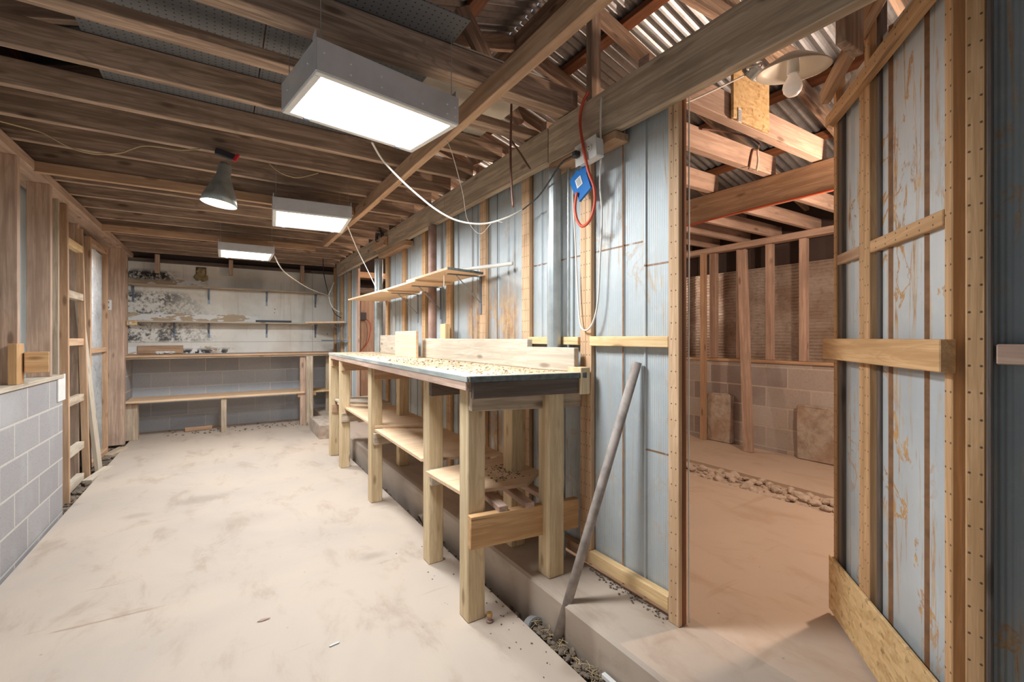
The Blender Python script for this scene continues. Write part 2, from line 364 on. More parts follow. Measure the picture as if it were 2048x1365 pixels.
def abox(name, a, b, mat, parent=None, kind=None, bev=.0025):
    a, b = Vector(a), Vector(b); lo = Vector([min(a[i], b[i]) for i in range(3)]); hi = Vector([max(a[i], b[i]) for i in range(3)])
    d = hi-lo; c = (lo+hi)/2; ax = max(range(3), key=lambda i: d[i])
    if ax == 0: m = Matrix(); dims = (d.x, d.y, d.z)
    elif ax == 1: m = Matrix(((0, -1, 0), (1, 0, 0), (0, 0, 1))).to_4x4(); dims = (d.y, d.x, d.z)
    else: m = Matrix(((0, 0, -1), (0, 1, 0), (1, 0, 0))).to_4x4(); dims = (d.z, d.y, d.x)
    m.translation = c
    return link(name, box_bm(*dims, bev), M[mat] if isinstance(mat, str) else mat, parent, m, kind=kind)
def world_box(name, a, b, mat, parent=None, kind=None, bev=0.0):
    """box with world-aligned texture space"""
    a, b = Vector(a), Vector(b); bm = box_bm(*[abs(b[i]-a[i]) for i in range(3)], bev); c = (a+b)/2
    for v in bm.verts: v.co += c
    return link(name, bm, M[mat] if isinstance(mat, str) else mat, parent, kind=kind)
def spline(pts, n=8):
    pts = [Vector(p) for p in pts]; out = []
    for i in range(len(pts)-1):
        p0 = pts[max(i-1, 0)]; p1 = pts[i]; p2 = pts[i+1]; p3 = pts[min(i+2, len(pts)-1)]
        for j in range(n):
            t = j/n
            out.append(.5*((2*p1)+(-p0+p2)*t+(2*p0-5*p1+4*p2-p3)*t*t+(-p0+3*p1-3*p2+p3)*t**3))
    out.append(pts[-1]); return out
def tube_bm(pts, r, seg=8, bm=None, caps=True):
    bm = bm or bmesh.new(); pts = [Vector(p) for p in pts]; rings = []
    nrm = None
    for i, p in enumerate(pts):
        t = (pts[min(i+1, len(pts)-1)]-pts[max(i-1, 0)]).normalized()
        if nrm is None: nrm = t.orthogonal().normalized()
        nrm = (nrm-t*nrm.dot(t)).normalized(); bn = t.cross(nrm)
        rr = r[i] if isinstance(r, (list, tuple)) else r
        rings.append([bm.verts.new(p+(nrm*math.cos(a)+bn*math.sin(a))*rr) for a in [2*math.pi*k/seg for k in range(seg)]])
    for a, b in zip(rings, rings[1:]):
        for k in range(seg): bm.faces.new((a[k], a[(k+1) % seg], b[(k+1) % seg], b[k]))
    if caps: bm.faces.new(rings[0][::-1]); bm.faces.new(rings[-1])
    return bm
def rebase(o):
    """move the origin of an unparented mesh to the middle of its vertices"""
    vs = [v.co for v in o.data.vertices]; c = sum(vs, Vector())/len(vs)
    for v in o.data.vertices: v.co -= c
    o.location = c; PM[o.name] = Matrix.Translation(c); return o
def cord(name, pts, r, mat, label, cat='cord', group=None, parent=None, n=8):
    o = link(name, tube_bm(spline(pts, n), r, 7), M[mat], parent, smooth=True)
    if parent is None: tag(o, label, cat, group)
    return o
def lathe_bm(prof, seg=32, bm=None, mtx=None):
    bm = bm or bmesh.new(); rings = []
    for (r, z) in prof:
        rings.append([bm.verts.new(Vector((r*math.cos(2*math.pi*k/seg), r*math.sin(2*math.pi*k/seg), z))) for k in range(seg)] if r > 1e-6 else [bm.verts.new((0, 0, z))])
    for a, b in zip(rings, rings[1:]):
        for k in range(seg):
            k2 = (k+1) % seg
            if len(a) == 1 and len(b) == 1: break
            if len(a) == 1: bm.faces.new((a[0], b[k2], b[k]))
            elif len(b) == 1: bm.faces.new((a[k], a[k2], b[0]))
            else: bm.faces.new((a[k], a[k2], b[k2], b[k]))
    if mtx: bmesh.ops.transform(bm, matrix=mtx, verts=bm.verts)
    bmesh.ops.recalc_face_normals(bm, faces=bm.faces)
    return bm
def prism_bm(poly, z0, z1):
    bm = bmesh.new(); a = [bm.verts.new((x, y, z0)) for x, y in poly]; b = [bm.verts.new((x, y, z1)) for x, y in poly]
    bm.faces.new(a[::-1]); bm.faces.new(b)
    for i in range(len(poly)):
        j = (i+1) % len(poly); bm.faces.new((a[i], a[j], b[j], b[i]))
    bmesh.ops.recalc_face_normals(bm, faces=bm.faces); return bm
def corrugated(name, o, u, v, L, W, period, amp, mat, kind=None, parent=None, th=.0012, seg=6, holes=None):
    """sheet spanned by v (along the corrugations, length L) and u (across, width W)"""
    o, u, v = Vector(o), Vector(u).normalized(), Vector(v).normalized(); n = u.cross(v).normalized()
    bm = bmesh.new(); N = int(W/period*seg); rows = []
    for i in range(N+1):
        s = W*i/N; h = amp*math.sin(2*math.pi*s/period)
        ring = [bm.verts.new(o+u*s+v*t+n*(h+d)) for t, d in ((0, 0), (L, 0), (L, th), (0, th))]
        rows.append(ring)
    for a, b in zip(rows, rows[1:]):
        for k in range(4): bm.faces.new((a[k], a[(k+1) % 4], b[(k+1) % 4], b[k]))
    bm.faces.new(rows[0][::-1]); bm.faces.new(rows[-1]); bmesh.ops.recalc_face_normals(bm, faces=bm.faces)
    ob = link(name, bm, M[mat], parent, kind=kind)
    return ob
ORD = ['first', 'second', 'third', 'fourth', 'fifth', 'sixth', 'seventh', 'eighth', 'ninth', 'tenth', 'eleventh', 'twelfth', 'thirteenth', 'fourteenth', 'fifteenth', 'sixteenth', 'seventeenth', 'eighteenth']

# ================================================================ SETTING
YB = 7.65; Y0 = -1.7; ZJ = 2.34
world_box('floor', (-.95, Y0, -.12), (1.12, YB, 0), 'slab', kind='structure', bev=.006)
world_box('floor', (1.19, Y0, -.12), (1.56, YB, .15), 'slab', kind='structure', bev=.012)
world_box('floor', (1.547, Y0, .0), (3.18, YB, .1502), 'slab_warm_lit', kind='structure')
world_box('floor', (3.18, Y0, .0), (3.56, YB, .12), 'rock', kind='structure')
world_box('floor', (3.56, Y0, .0), (4.6, YB, .152), 'slab_warm_lit', kind='structure', bev=.006)
world_box('floor', (-1.6, Y0, -.2), (4.6, YB, -.121), 'dirt', kind='structure')
world_box('trim_1', (-1.3, 4.5, -.12), (-.951, YB, -.05), 'dirt', kind='structure')
world_box('wall_left', (-1.165, Y0, -.12), (-.97, 4.5, .96), 'block_y', kind='structure', bev=.004)
world_box('wall_left', (-1.165, 7.12, -.12), (-.99, YB, 1.0), 'block_y', kind='structure', bev=.004)
world_box('wall_back', (-1.3, YB, -.12), (1.56, YB+.2, 1.0), 'block_x', kind='structure')
def plaster():
    bm = box_bm(2.72, .02, 1.26, 0)
    bmesh.ops.translate(bm, vec=(.19, YB-.012, 1.63), verts=bm.verts); return bm
link('wall_back', plaster(), M['plaster'], kind='structure')
world_box('wall_back', (-1.3, YB, 1.0), (4.7, YB+.03, 3.4), 'tar', kind='structure')
world_box('wall_back', (1.56, YB, -.1), (4.7, YB+.2, 1.0), 'block_x', kind='structure')
abox('wall_left', (-1.165, Y0, .96), (-.955, 4.47, .985), 'pale', kind='structure')
# the thin blue sheet outside the left studs
def ribbed(name, x, y0, y1, z0, z1, ribs, mat, rmat, face=-1, th=.002, ztop=None, kind='structure', rib_m={}):
    bm = bmesh.new(); ys = [(y0, 0, 0)]
    for r in sorted(ribs):
        if y0+.02 < r < y1-.02: mi = rib_m.get(r, 0); ys += [(r-.009, 0, 0), (r-.005, .008, 0), (r+.003, .008, mi), (r+.006, 0, mi)]
    ys.append((y1, 0, 0)); rows = []
    for (y, h, m) in ys:
        zt = z1 if ztop is None else ztop(y)
        rows.append(([bm.verts.new(p) for p in ((x+face*h, y, z0), (x+face*h, y, zt), (x+face*h-face*th, y, zt), (x+face*h-face*th, y, z0))], m))
    for (a, _), (b, m) in zip(rows, rows[1:]):
        for k in range(4):
            f = bm.faces.new((a[k], a[(k+1) % 4], b[(k+1) % 4], b[k])); f.material_index = m
    bm.faces.new(rows[0][0]); bm.faces.new(rows[-1][0][::-1]); bmesh.ops.recalc_face_normals(bm, faces=bm.faces)
    return link(name, bm, [M[mat], M[rmat], M['seam']], kind=kind)
ribbed('wall_left', -1.20, Y0, 7.1, -.1, 2.55, [i*.23+.1 for i in range(-7, 30)], 'sheet_left', 'sheet_left', 1)
# partition between the two rooms
RIBS = {1.31: 0, 1.433: 1, 1.882: 2, 2.045: 0, 2.119: 1, 2.33: 0, 2.40: 0, 2.522: 2, 2.80: 0, 2.87: 1, 3.10: 2, 3.40: 0, 3.53: 1, 3.66: 2, 3.96: 0, 4.13: 1, 4.45: 0, 4.57: 2, 4.70: 1, 6.2: 0, 6.42: 2, 6.63: 0, 6.85: 2, 7.05: 0, 7.3: 2}
ribbed('wall_right', 1.50, 1.125, 4.93, .16, 2.36, RIBS, 'sheet', 'rust', rib_m=RIBS)
ribbed('wall_right', 1.50, 6.02, YB, .16, 2.36, RIBS, 'sheet', 'rust', rib_m=RIBS)
ribbed('wall_right', 1.50, Y0, .30, .16, 2.9, [.22, .1, -.06, -.22, -.4, -.6, -.8, -1, -1.2, -1.4], 'sheet_shaded', 'sheet_shaded')
# side room
world_box('wall_right', (4.45, Y0, .10), (4.62, YB, 1.0), 'block_r', kind='structure')
abox('wall_right', (4.43, Y0, 1.0), (4.6, YB, 1.028), 'warm', kind='structure')
corrugated('wall_right', (4.58, Y0, 1.02), (0, 0, 1), (0, 1, 0), YB-Y0, .93, .031, .0045, 'corr', kind='structure')
world_box('wall_right', (4.605, Y0, 1.0), (4.63, YB, 2.6), 'tar', kind='structure')
# roof
ZR = 3.30; XRG = 1.75; ZE = 2.44
def roofz(x): return ZR-(x-XRG)*(ZR-ZE)/(4.65-XRG) if x > XRG else ZR-(XRG-x)*(ZR-ZE)/(XRG+1.3)
for (xa, xb) in ((-1.3, XRG), (4.65, XRG)):
    A = Vector((xa, Y0, roofz(xa)+.14)); B = Vector((xb, Y0, ZR+.14))
    corrugated('ceiling', A, (0, 1, 0), B-A, (B-A).length, YB+.2-Y0, .068, .010, 'roof', kind='structure')

# ================================================================ LEFT ROOM FRAMING
J = [(1.71, .085, 0, 'old'), (2.02, .085, 0, 'old'), (2.42, .042, 0, 'old'), (2.81, .042, 0, 'old'), (3.18, .04, 0, 'old'), (3.56, .04, 0, 'old'),
     (3.96, .045, 0, 'old'), (4.33, .04, 0, 'old'), (4.71, .04, 0, 'old'), (5.09, .04, 0, 'old'), (5.49, .04, 0, 'old'), (5.89, .04, 0, 'old'),
     (6.28, .04, 0, 'old'), (6.66, .04, 0, 'old'), (7.05, .04, 0, 'old'), (7.42, .04, 0, 'old')]
jh = [.116, .04, .116, .116] + [.128]*12
for i, (y, t, dz, m) in enumerate(J):
    o = board('ceiling_joist', (-1.16, y+t/2, ZJ+jh[i]/2), (1.47, y+t/2, ZJ+jh[i]/2), t, jh[i], m, wob=.002)
    tag(o, 'dark ceiling joist over the long room, %s counted from the camera' % ORD[i], 'joist', 'ceiling joists over the long room')
for (ya, lbl, x1) in ((3.955, 'light orange batten under the ceiling joists just beyond the cone lamp', .93), (5.80, 'light orange batten under the ceiling joists above the farthest light fixture', .93)):
    tag(board('cross_batten', (-.98, ya, ZJ-.035), (x1, ya, ZJ-.035), .04, .066, 'warm', wob=.002), lbl, 'batten')
tag(board('centre_batten', (.96, Y0+.3, ZJ-.046), (.96, 5.35, ZJ-.046), .042, .09, 'warm', wob=.003), 'long orange board nailed lengthways under the joists beside the light fixtures', 'batten')
tag(board('header_beam', (1.432, Y0, 2.236), (1.432, 1.87, 2.236), .046, .196, 'grey', wob=.002), 'weathered grey header beam over the side doorway, the nearer of the two joined lengths', 'beam')
tag(board('header_beam', (1.432, 1.873, 2.238), (1.432, 7.0, 2.238), .044, .178, 'grey', wob=.002), 'weathered grey header beam above the workbench wall, the farther of the two joined lengths', 'beam')
tag(abox('plate_cleat', (1.412, 1.40, 2.10), (1.495, 1.868, 2.136), 'warm'), 'short wooden cleat under the header beam beside the white outlet box', 'cleat')
tag(abox('plate_cleat', (1.412, 4.05, 2.10), (1.495, 4.90, 2.145), 'warm'), 'short wooden cleat under the header beam above the far doorway pipe', 'cleat')
tag(abox('wood_block', (1.365, 4.55, 2.18), (1.408, 4.95, 2.27), 'warm'), 'wood block nailed to the face of the header beam near a dark cord coil', 'block')
tag(board('top_plate', (-1.065, Y0, 2.308), (-1.065, YB-.02, 2.308), .18, .06, 'post'), 'old timber plate along the top of the left wall under the joists', 'beam')
# roof timbers
n = 0
for i, y in enumerate([-.9, -.3, .3, .9, 1.5, 2.1, 2.7, 3.3, 3.9, 4.5, 5.1, 5.7, 6.3, 6.9]):
    for side, xa in (('left', -1.28), ('right', 4.6)):
        a = Vector((xa, y, roofz(xa)+.02)); b = Vector((XRG+(-.02 if side == 'left' else .02), y, ZR+.02))
        tag(board('rafter', a, b, .04, .10, 'old', wob=.002), 'rough rafter under the %s roof slope, %s counted from the camera end' % (side, ORD[i]), 'rafter', 'rafters of the %s slope' % side)
for i, x in enumerate([-.9, -.35, .2, .75, 1.3, 2.2, 2.75, 3.3, 3.85, 4.4]):
    side = 'left' if x < XRG else 'right'; k = i % 5
    k = (4-k) if side == 'left' else k
    tag(board('purlin', (x, Y0, roofz(x)+.105), (x, YB, roofz(x)+.105), .085, .04, 'purlin'), 'red-brown purlin under the %s roof metal, %s from the ridge' % (side, ORD[k]), 'purlin', 'purlins of the %s slope' % side)
tag(board('ridge_board', (XRG, Y0, ZR+.01), (XRG, YB, ZR+.01), .032, .14, 'old'), 'dark ridge board along the peak of the roof', 'beam')
tag(board('king_post', (1.50, 1.63, ZJ+.0), (1.50, 1.63, 3.17), .06, .04, 'old'), 'dark upright post between the header beam and the roof peak', 'post')
for (p0, p1, l) in (((1.47, 2.25, 2.5), (1.1, 2.25, 3.05), 'slanting roof brace just beyond the king post'), ((.55, 1.42, 2.92), (2.95, 1.42, 2.96), 'dark collar tie below the roof peak'),
                    ((1.55, 2.9, 2.5), (1.2, 2.9, 3.08), 'slanting roof brace deeper under the roof peak')):
    tag(board('roof_brace', p0, p1, .04, .09, 'old'), l, 'brace')
# stored boards in the roof space
def pegboard(name, x0, x1, y0, y1, z, lbl):
    w_ = world_box(name, (x0, y0, z), (x1, y1, z+.006), 'peg'); rebase(w_); tag(w_, lbl, 'board')
pegboard('pegboard', -.47, .14, 1.55, 2.84, 2.459, 'dark pegboard lying on the joists, left of the seam')
pegboard('pegboard', .145, .80, 1.55, 2.84, 2.459, 'dark pegboard lying on the joists, right of the seam')
tag(abox('cream_panel', (.62, 1.72, 2.467), (1.32, 2.6, 2.474), 'cream'), 'cream panel lying on the joists beyond the big light fixture', 'board')
pb = 0
for (x0, x1, y0, y1, l) in ((-1.1, -.3, 2.86, 4.9, 'dark plywood sheet lying on the joists near the left wall'), (-.2, .9, 2.86, 4.95, 'dark plywood sheet lying on the joists above the middle fixture'),
                            (-1.0, 1.2, 5.0, 6.2, 'dark plywood sheet lying on the joists above the far fixture')):
    tag(abox('plywood_sheet', (x0, y0, 2.470), (x1, y1, 2.480), 'darkwood'), l, 'board')  # the unlit look of the roof space is put into this dark colour
def lattice():
    bm = bmesh.new()
    for fam in (1, -1):
        for k in range(-4, 26):
            x0 = k*.045; 
            pa = Vector((x0, 0, .002*fam)); pb_ = Vector((x0+fam*.12, .12, .002*fam))
            if min(pa.x, pb_.x) < 0 or max(pa.x, pb_.x) > .95: continue
            tube_bm([pa, pb_], .0035, 4, bm)
    for y in (0, .12): tube_bm([(0, y, 0), (.95, y, 0)], .006, 4, bm)
    return bm
m = Matrix.Rotation(.18, 4, 'Z'); m.translation = (1.02, 2.16, 2.50)
tag(link('metal_lattice', lattice(), M['white'], mtx=m), 'white diamond lattice strip lying on the joists above the header beam', 'lattice')
tag(cord('metal_conduit', [(1.05, 2.5, 2.52), (1.6, 2.35, 2.52)], .02, 'black', ''), 'dark metal tube lying on the joists beside the white lattice', 'pipe')

# ---- left wall posts
def lpost(name, y, t, z0, z1, mat, lbl, x0=-1.09, x1=-.975, dx=0.0, cat='post'):
    o = board(name, ((x0+x1)/2+dx, y+t/2, z0), ((x0+x1)/2, y+t/2, z1), x1-x0, t, mat, up=(0, 1, 0)); tag(o, lbl, cat, 'left wall posts' if name == 'wall_post' else None); return o
lpost('wall_post', 3.66, .04, .985, 2.278, 'post', 'brown stud on the left block wall at the left edge of the photo')
lpost('wall_post', 3.05, .04, .985, 2.278, 'post', 'brown stud on the left block wall outside the sloping trim', )
lpost('wall_post', 4.24, .045, .985, 2.278, 'post', 'wide brown post on the left block wall behind the two stacked wood offcuts')
lpost('wall_post', 4.66, .035, .96, 2.278, 'grey', 'thin grey stud just past the end of the left block wall', -1.155, -1.03)
lpost('wall_post', 6.88, .10, .0, 2.278, 'post', 'thick brown floor post with a small white outlet on its face', -1.155, -.965)
lpost('wall_post', 7.35, .05, 1.0, 2.278, 'post', 'brown corner post beside the mouldy back wall', -1.16, -1.0)
lpost('wall_post', 5.58, .04, -.05, 2.278, 'post', 'brown stud between the open frame and the corrugated panel', -1.19, -1.10)
tag(abox('wood_offcut', (-.995, 3.59, .986), (-.958, 3.70, 1.215), 'orange'), 'upright wood offcut standing on the left block wall', 'block')
tag(board('wood_offcut', (-.956, 3.70, 1.105), (-.86, 3.72, 1.105), .085, .12, 'orange'), 'square-ended wood offcut jutting out in front of the upright one', 'block')
tag(board('trim_strip', (-1.15, 3.1, 1.62), (-1.15, 3.63, 1.12), .02, .03, 'grey'), 'thin strip sloping down across the blue sheet at the left edge', 'board')
tag(board('trim_strip', (-1.13, 3.35, .99), (-1.13, 3.60, 1.40), .02, .03, 'warm'), 'thin brown strip leaning up beside the left edge of the photo', 'board')
c = thing('hanging_card', (-.96, 4.43, .9), 'white card hanging over the far end of the left block wall', 'card')
world_box('card', (-.968, 4.36, .80), (-.962, 4.53, .985), 'paper', c)
# open leaning frame
fr = thing('wooden_frame', (-1.05, 5.2, -.04), 'slim open wooden frame of two stiles and rails by the end of the block wall', 'frame')
board('stile', (-1.02, 4.80, -.05), (-1.03, 4.80, 2.27), .05, .035, 'warm', fr, up=(0, 1, 0))
board('stile', (-1.03, 5.50, -.05), (-1.06, 5.40, 2.20), .05, .03, 'warm', fr, up=(0, 1, 0))
for z, mt in ((2.02, 'pine'), (1.60, 'grey'), (1.21, 'warm'), (.72, 'grey'), (.30, 'pale'), (.02, 'pale')):
    board('rail', (-1.06, 4.82, z), (-1.06, 5.44, z), .05, .06, mt, fr)
tag(board('leaning_plank', (-.985, 5.72, -.02), (-1.09, 5.52, 1.62), .03, .15, 'pale', up=(0, 1, 0)), 'tapered grey plank leaning against the left wall frame', 'plank')
cd = thing('corrugated_panel', (-1.1, 6.1, 0), 'spangled corrugated metal panel in an orange wooden frame on the left wall', 'panel')
corrugated('metal_sheet', (-1.10, 5.78, .03), (0, 1, 0), (0, 0, 1), 2.1, .72, .055, .012, 'corr2', parent=cd)
for y in (5.76, 6.50): board('stile', (-1.07, y, .0), (-1.07, y, 2.2), .045, .05, 'warm', cd, up=(0, 1, 0))
for z in (2.17, 1.12, .03): board('rail', (-1.07, 5.80, z), (-1.07, 6.48, z), .045, .05, 'warm', cd)
o = thing('wall_outlet', (-1.05, 6.87, 1.62), 'small white outlet on the face of the thick left floor post', 'outlet')
abox('outlet_body', (-1.13, 6.865, 1.56), (-1.075, 6.882, 1.68), 'white', o, bev=.006)
for zz in (1.59, 1.65): abox('socket', (-1.112, 6.861, zz-.012), (-1.093, 6.866, zz+.012), 'greyplastic', o)
o = thing('wall_switch_box', (-1.0, 7.3, 1.43), 'small yellow switch box on the corner post by the middle shelf', 'switch')
abox('box_body', (-1.0, 7.28, 1.40), (-.90, 7.345, 1.455), 'osb', o); abox('switch', (-.975, 7.272, 1.415), (-.95, 7.281, 1.44), 'white', o)
# left debris
def scatter(bmf, name, N, region, mat, s0, s1, lbl, cat):
    bm = bmesh.new()
    for _ in range(N):
        p = region(); b = bmf(random.uniform(s0, s1)); R = Matrix.Rotation(random.random()*6, 4, 'Z') @ Matrix.Rotation(random.uniform(-.6, .6), 4, 'X'); R.translation = p
        bmesh.ops.transform(b, matrix=R, verts=b.verts)
        me = bpy.data.meshes.new('t'); b.to_mesh(me); b.free(); bm.from_mesh(me); bpy.data.meshes.remove(me)
    o = link(name, bm, M[mat]); tag(o, lbl, cat, kind='stuff'); return o
def chip(s):
    b = bmesh.new(); bmesh.ops.create_icosphere(b, subdivisions=1, radius=s)
    for v in b.verts: v.co = Vector((v.co.x*random.uniform(.7, 1.3), v.co.y*random.uniform(.6, 1.2), v.co.z*random.uniform(.3, .6)))
    return b
def straw(s):
    b = bmesh.new(); tube_bm([(-s*3, 0, 0), (0, s*.5, s*.1), (s*3, 0, 0)], .0012, 3, b); return b
R_ = random.uniform
scatter(chip, 'debris', 260, lambda: Vector((R_(-1.12, -.94), R_(4.55, 7.1), -.045+R_(0, .02))), 'dirt', .008, .035, 'dirt and wood crumbs between the slab and the left wall', 'debris')
scatter(chip, 'debris', 420, lambda: Vector((R_(1.13, 1.18), R_(.9, 7.2), -.10+R_(0, .05))), 'dirt', .006, .022, 'dirt crumbs lying in the trench beside the raised curb', 'debris')
scatter(chip, 'debris', 260, lambda: Vector((R_(1.13, 1.182), R_(.85, 1.6), -.035+R_(0, .04))), 'dirt', .006, .018, 'heaped dirt and leaf bits filling the near end of the trench', 'debris')
scatter(chip, 'debris', 90, lambda: Vector((1.478-abs(random.gauss(0, .02)), R_(1.16, 1.62), .153)), 'dirt', .002, .007, 'dark crumbs on the curb under the pale bottom rail', 'debris')
scatter(straw, 'straw', 220, lambda: Vector((R_(1.14, 1.175), R_(.9, 1.62), -.025+R_(0, .04))), 'straw', .004, .011, 'dry straw bits in the near end of the trench', 'straw')
scatter(chip, 'debris', 90, lambda: Vector((R_(-.6, 1.0), R_(7.05, 7.55), .004)), 'dirt', .004, .02, 'dusty crumbs on the floor below the low shelf', 'debris')
scatter(chip, 'debris', 60, lambda: Vector((1.12-abs(random.gauss(0, .10)), R_(1.2, 2.6), .002)), 'dirt', .0015, .006, 'small dark specks on the concrete by the bench legs', 'debris')
tag(board('wood_offcut', (-1.0, 5.35, -.02), (-.92, 5.75, .0), .07, .04, 'pale'), 'pale wood offcut lying on the floor in front of the leaning plank', 'block')
tag(board('wood_offcut', (-1.03, 6.35, -.02), (-.94, 6.7, -.01), .1, .05, 'grey'), 'grey wood offcut on the dirt below the corrugated panel', 'block')

# ================================================================ BACK WALL FITTINGS
def shelf_bracket(x, z, yb=YB-.02, d=.2, h=.2, mat='bracket'):
    bm = bmesh.new()
    def add(a, b, w_=.012, t=.003):
        q = box_bm((b-a).length, w_, t, 0); bmesh.ops.transform(q, matrix=frame_mtx(a, b, (1, 0, 0)), verts=q.verts)
        me = bpy.data.meshes.new('t'); q.to_mesh(me); q.free(); bm.from_mesh(me); bpy.data.meshes.remove(me)
    A = Vector((x, yb-.003, z-.003))
    add(A, A+Vector((0, 0, -h)), .003, .025); add(A, A+Vector((0, -d, 0)), .003, .025); add(A+Vector((0, -d*.75, -.002)), A+Vector((0, 0, -h*.7)), .003, .012)
    return bm
def back_shelf(z, y0, x0, x1, mat, lbl, xs, t=.02):
    th = thing('wall_shelf', ((x0+x1)/2, YB-.1, z), lbl, 'shelf', 'long shelves on the back wall')
    abox('shelf_board', (x0, y0, z-t), (x1, YB-.022, z), mat, th)
    for x in xs: link('bracket', shelf_bracket(x, z-t), M['bracket'], th)
back_shelf(1.935, 7.40, -1.03, 1.40, 'grey', 'long grey board shelf on metal brackets, highest on the back wall', (-.98, -.16, .55, 1.22))
back_shelf(1.465, 7.38, -1.0, 1.14, 'pale', 'long pale shelf below the top one, holding a thin black bar', (-.55, -.16, .55, 1.22))
tag(abox('black_bar', (.40, 7.42, 1.466), (.86, 7.46, 1.495), 'black'), 'thin black bar lying on the middle back shelf', 'bar')
th = thing('corner_shelf', (1.3, 7.0, 1.46), 'small worn wooden corner shelf at the right end of the middle back shelf', 'shelf')
link('shelf_board', prism_bm([(1.02, 7.20), (1.30, 6.95), (1.455, 6.70), (1.455, 7.55), (1.15, 7.55)], 1.455, 1.478), M['ply'], th); 
for y in (6.8, 7.1): link('bracket', (lambda b: (bmesh.ops.transform(b, matrix=Matrix.Translation((1.456, y, 1.45)) @ Matrix.Rotation(-math.pi/2, 4, 'Z') @ Matrix.Translation((0, 0, 0)), verts=b.verts), b)[1])(shelf_bracket(0, 0, 0, .2, .2)), M['bracket'], th)
th = thing('corner_shelf', (1.4, 6.8, 1.2), 'small dark corner shelf hung below the wooden corner shelf', 'shelf')
link('shelf_board', prism_bm([(1.22, 6.95), (1.455, 6.60), (1.455, 7.35), (1.25, 7.3)], 1.195, 1.21), M['bracket'], th)
# desk
dk = thing('wall_desk', (.2, 7.3, 0), 'long built-in desk along the back wall with ridged front edge', 'desk')
abox('desktop', (-1.02, 7.0, 1.005), (1.40, YB-.022, 1.03), 'warm', dk)
abox('apron', (-.99, 7.02, .985), (1.40, 7.05, 1.004), 'grey', dk)
for y0, m_, xx in ((6.99, 'grey', 1.0), (7.06, 'post', .93)): abox('leg', (xx, y0, 0), (xx+.09, y0+.05, .984), m_, dk)
abox('leg', (1.30, 7.2, 0), (1.37, 7.28, .984), 'grey', dk)
ls = thing('low_shelf', (0, 7.25, .4), 'long low plank bench on short legs under the back desk', 'shelf')
abox('plank', (-.98, 7.03, .455), (.985, 7.52, .48), 'ply', ls); abox('leg', (-.985, 7.10, 0), (-.87, 7.22, .454), 'grey', ls)
abox('leg', (-.015, 7.06, 0), (.045, 7.14, .454), 'grey', ls); abox('cleat', (.90, 7.06, .40), (.985, 7.2, .454), 'warm', ls)
ls = thing('low_shelf', (1.3, 7.25, .45), 'short low plank shelf right of the grey desk post', 'shelf')
abox('plank', (1.10, 7.08, .455), (1.45, 7.5, .475), 'pine', ls); abox('cleat', (1.10, 7.09, .41), (1.145, 7.45, .454), 'pine', ls)
tag(board('wood_offcut', (-.42, 7.38, .03), (-.12, 7.42, .03), .05, .05, 'warm'), 'broken wood offcut lying on the floor under the low plank bench', 'block')
tag(rebase(world_box('desk_cavity', (-.93, YB-.05, 1.035), (-.45, YB-.024, 1.14), 'warm')), 'open wood-lined cavity in the back wall just above the desk', 'cavity')
tag(board('thin_rod', (-.4, 7.25, 1.036), (.40, 7.18, 1.036), .01, .01, 'greyplastic'), 'thin grey rod lying on the back desk', 'rod')
c = bmesh.new()
for k in range(14):
    q = chip(R_(.02, .04)); bmesh.ops.translate(q, vec=(-.62+R_(-.09, .09), 7.35+R_(-.04, .04), 1.05+R_(-.005, .01)), verts=q.verts)
    me = bpy.data.meshes.new('t'); q.to_mesh(me); q.free(); c.from_mesh(me)
tag(link('crumpled_paper', c, M['paper']), 'crumpled grey paper scrap on the left part of the desk', 'paper')
# ledger and hanging blocks above the wallboard
tag(board('ledger', (-1.16, YB-.05, 2.262), (1.49, YB-.05, 2.262), .05, .045, 'darkwood'), 'dark ledger board along the top of the white back wall', 'board')
for (x, z0, l) in ((-.72, 2.09, 'left'), (.10, 2.12, 'middle'), (1.02, 2.08, 'right')):
    tag(board('hanging_block', (x, YB-.12, z0), (x, YB-.12, 2.335), .05, .07, 'post'), 'short wood block hanging from the joists at the %s of the back wall' % l, 'block', 'blocks hanging over the back wall')
f = bmesh.new()
for (dx, dz, r) in ((0, .03, .055), (-.03, -.05, .05), (.035, -.055, .05), (0, -.02, .04)):
    q = bmesh.new(); bmesh.ops.create_icosphere(q, subdivisions=3, radius=r)
    for v in q.verts: v.co *= 1+.15*math.sin(v.co.x*90)*math.cos(v.co.z*80); v.co.y *= .5
    bmesh.ops.translate(q, vec=(-.25+dx, YB-.03, 2.13+dz), verts=q.verts); me = bpy.data.meshes.new('t'); q.to_mesh(me); q.free(); f.from_mesh(me)
th = thing('foam_plug', (-.25, YB-.03, 2.13), 'lump of yellow foam filling a square hole high on the back wall', 'foam')
link('foam', f, M['foam'], th, smooth=True); world_box('hole', (-.31, YB-.026, 2.12), (-.19, YB-.0235, 2.22), 'darkwood', th)

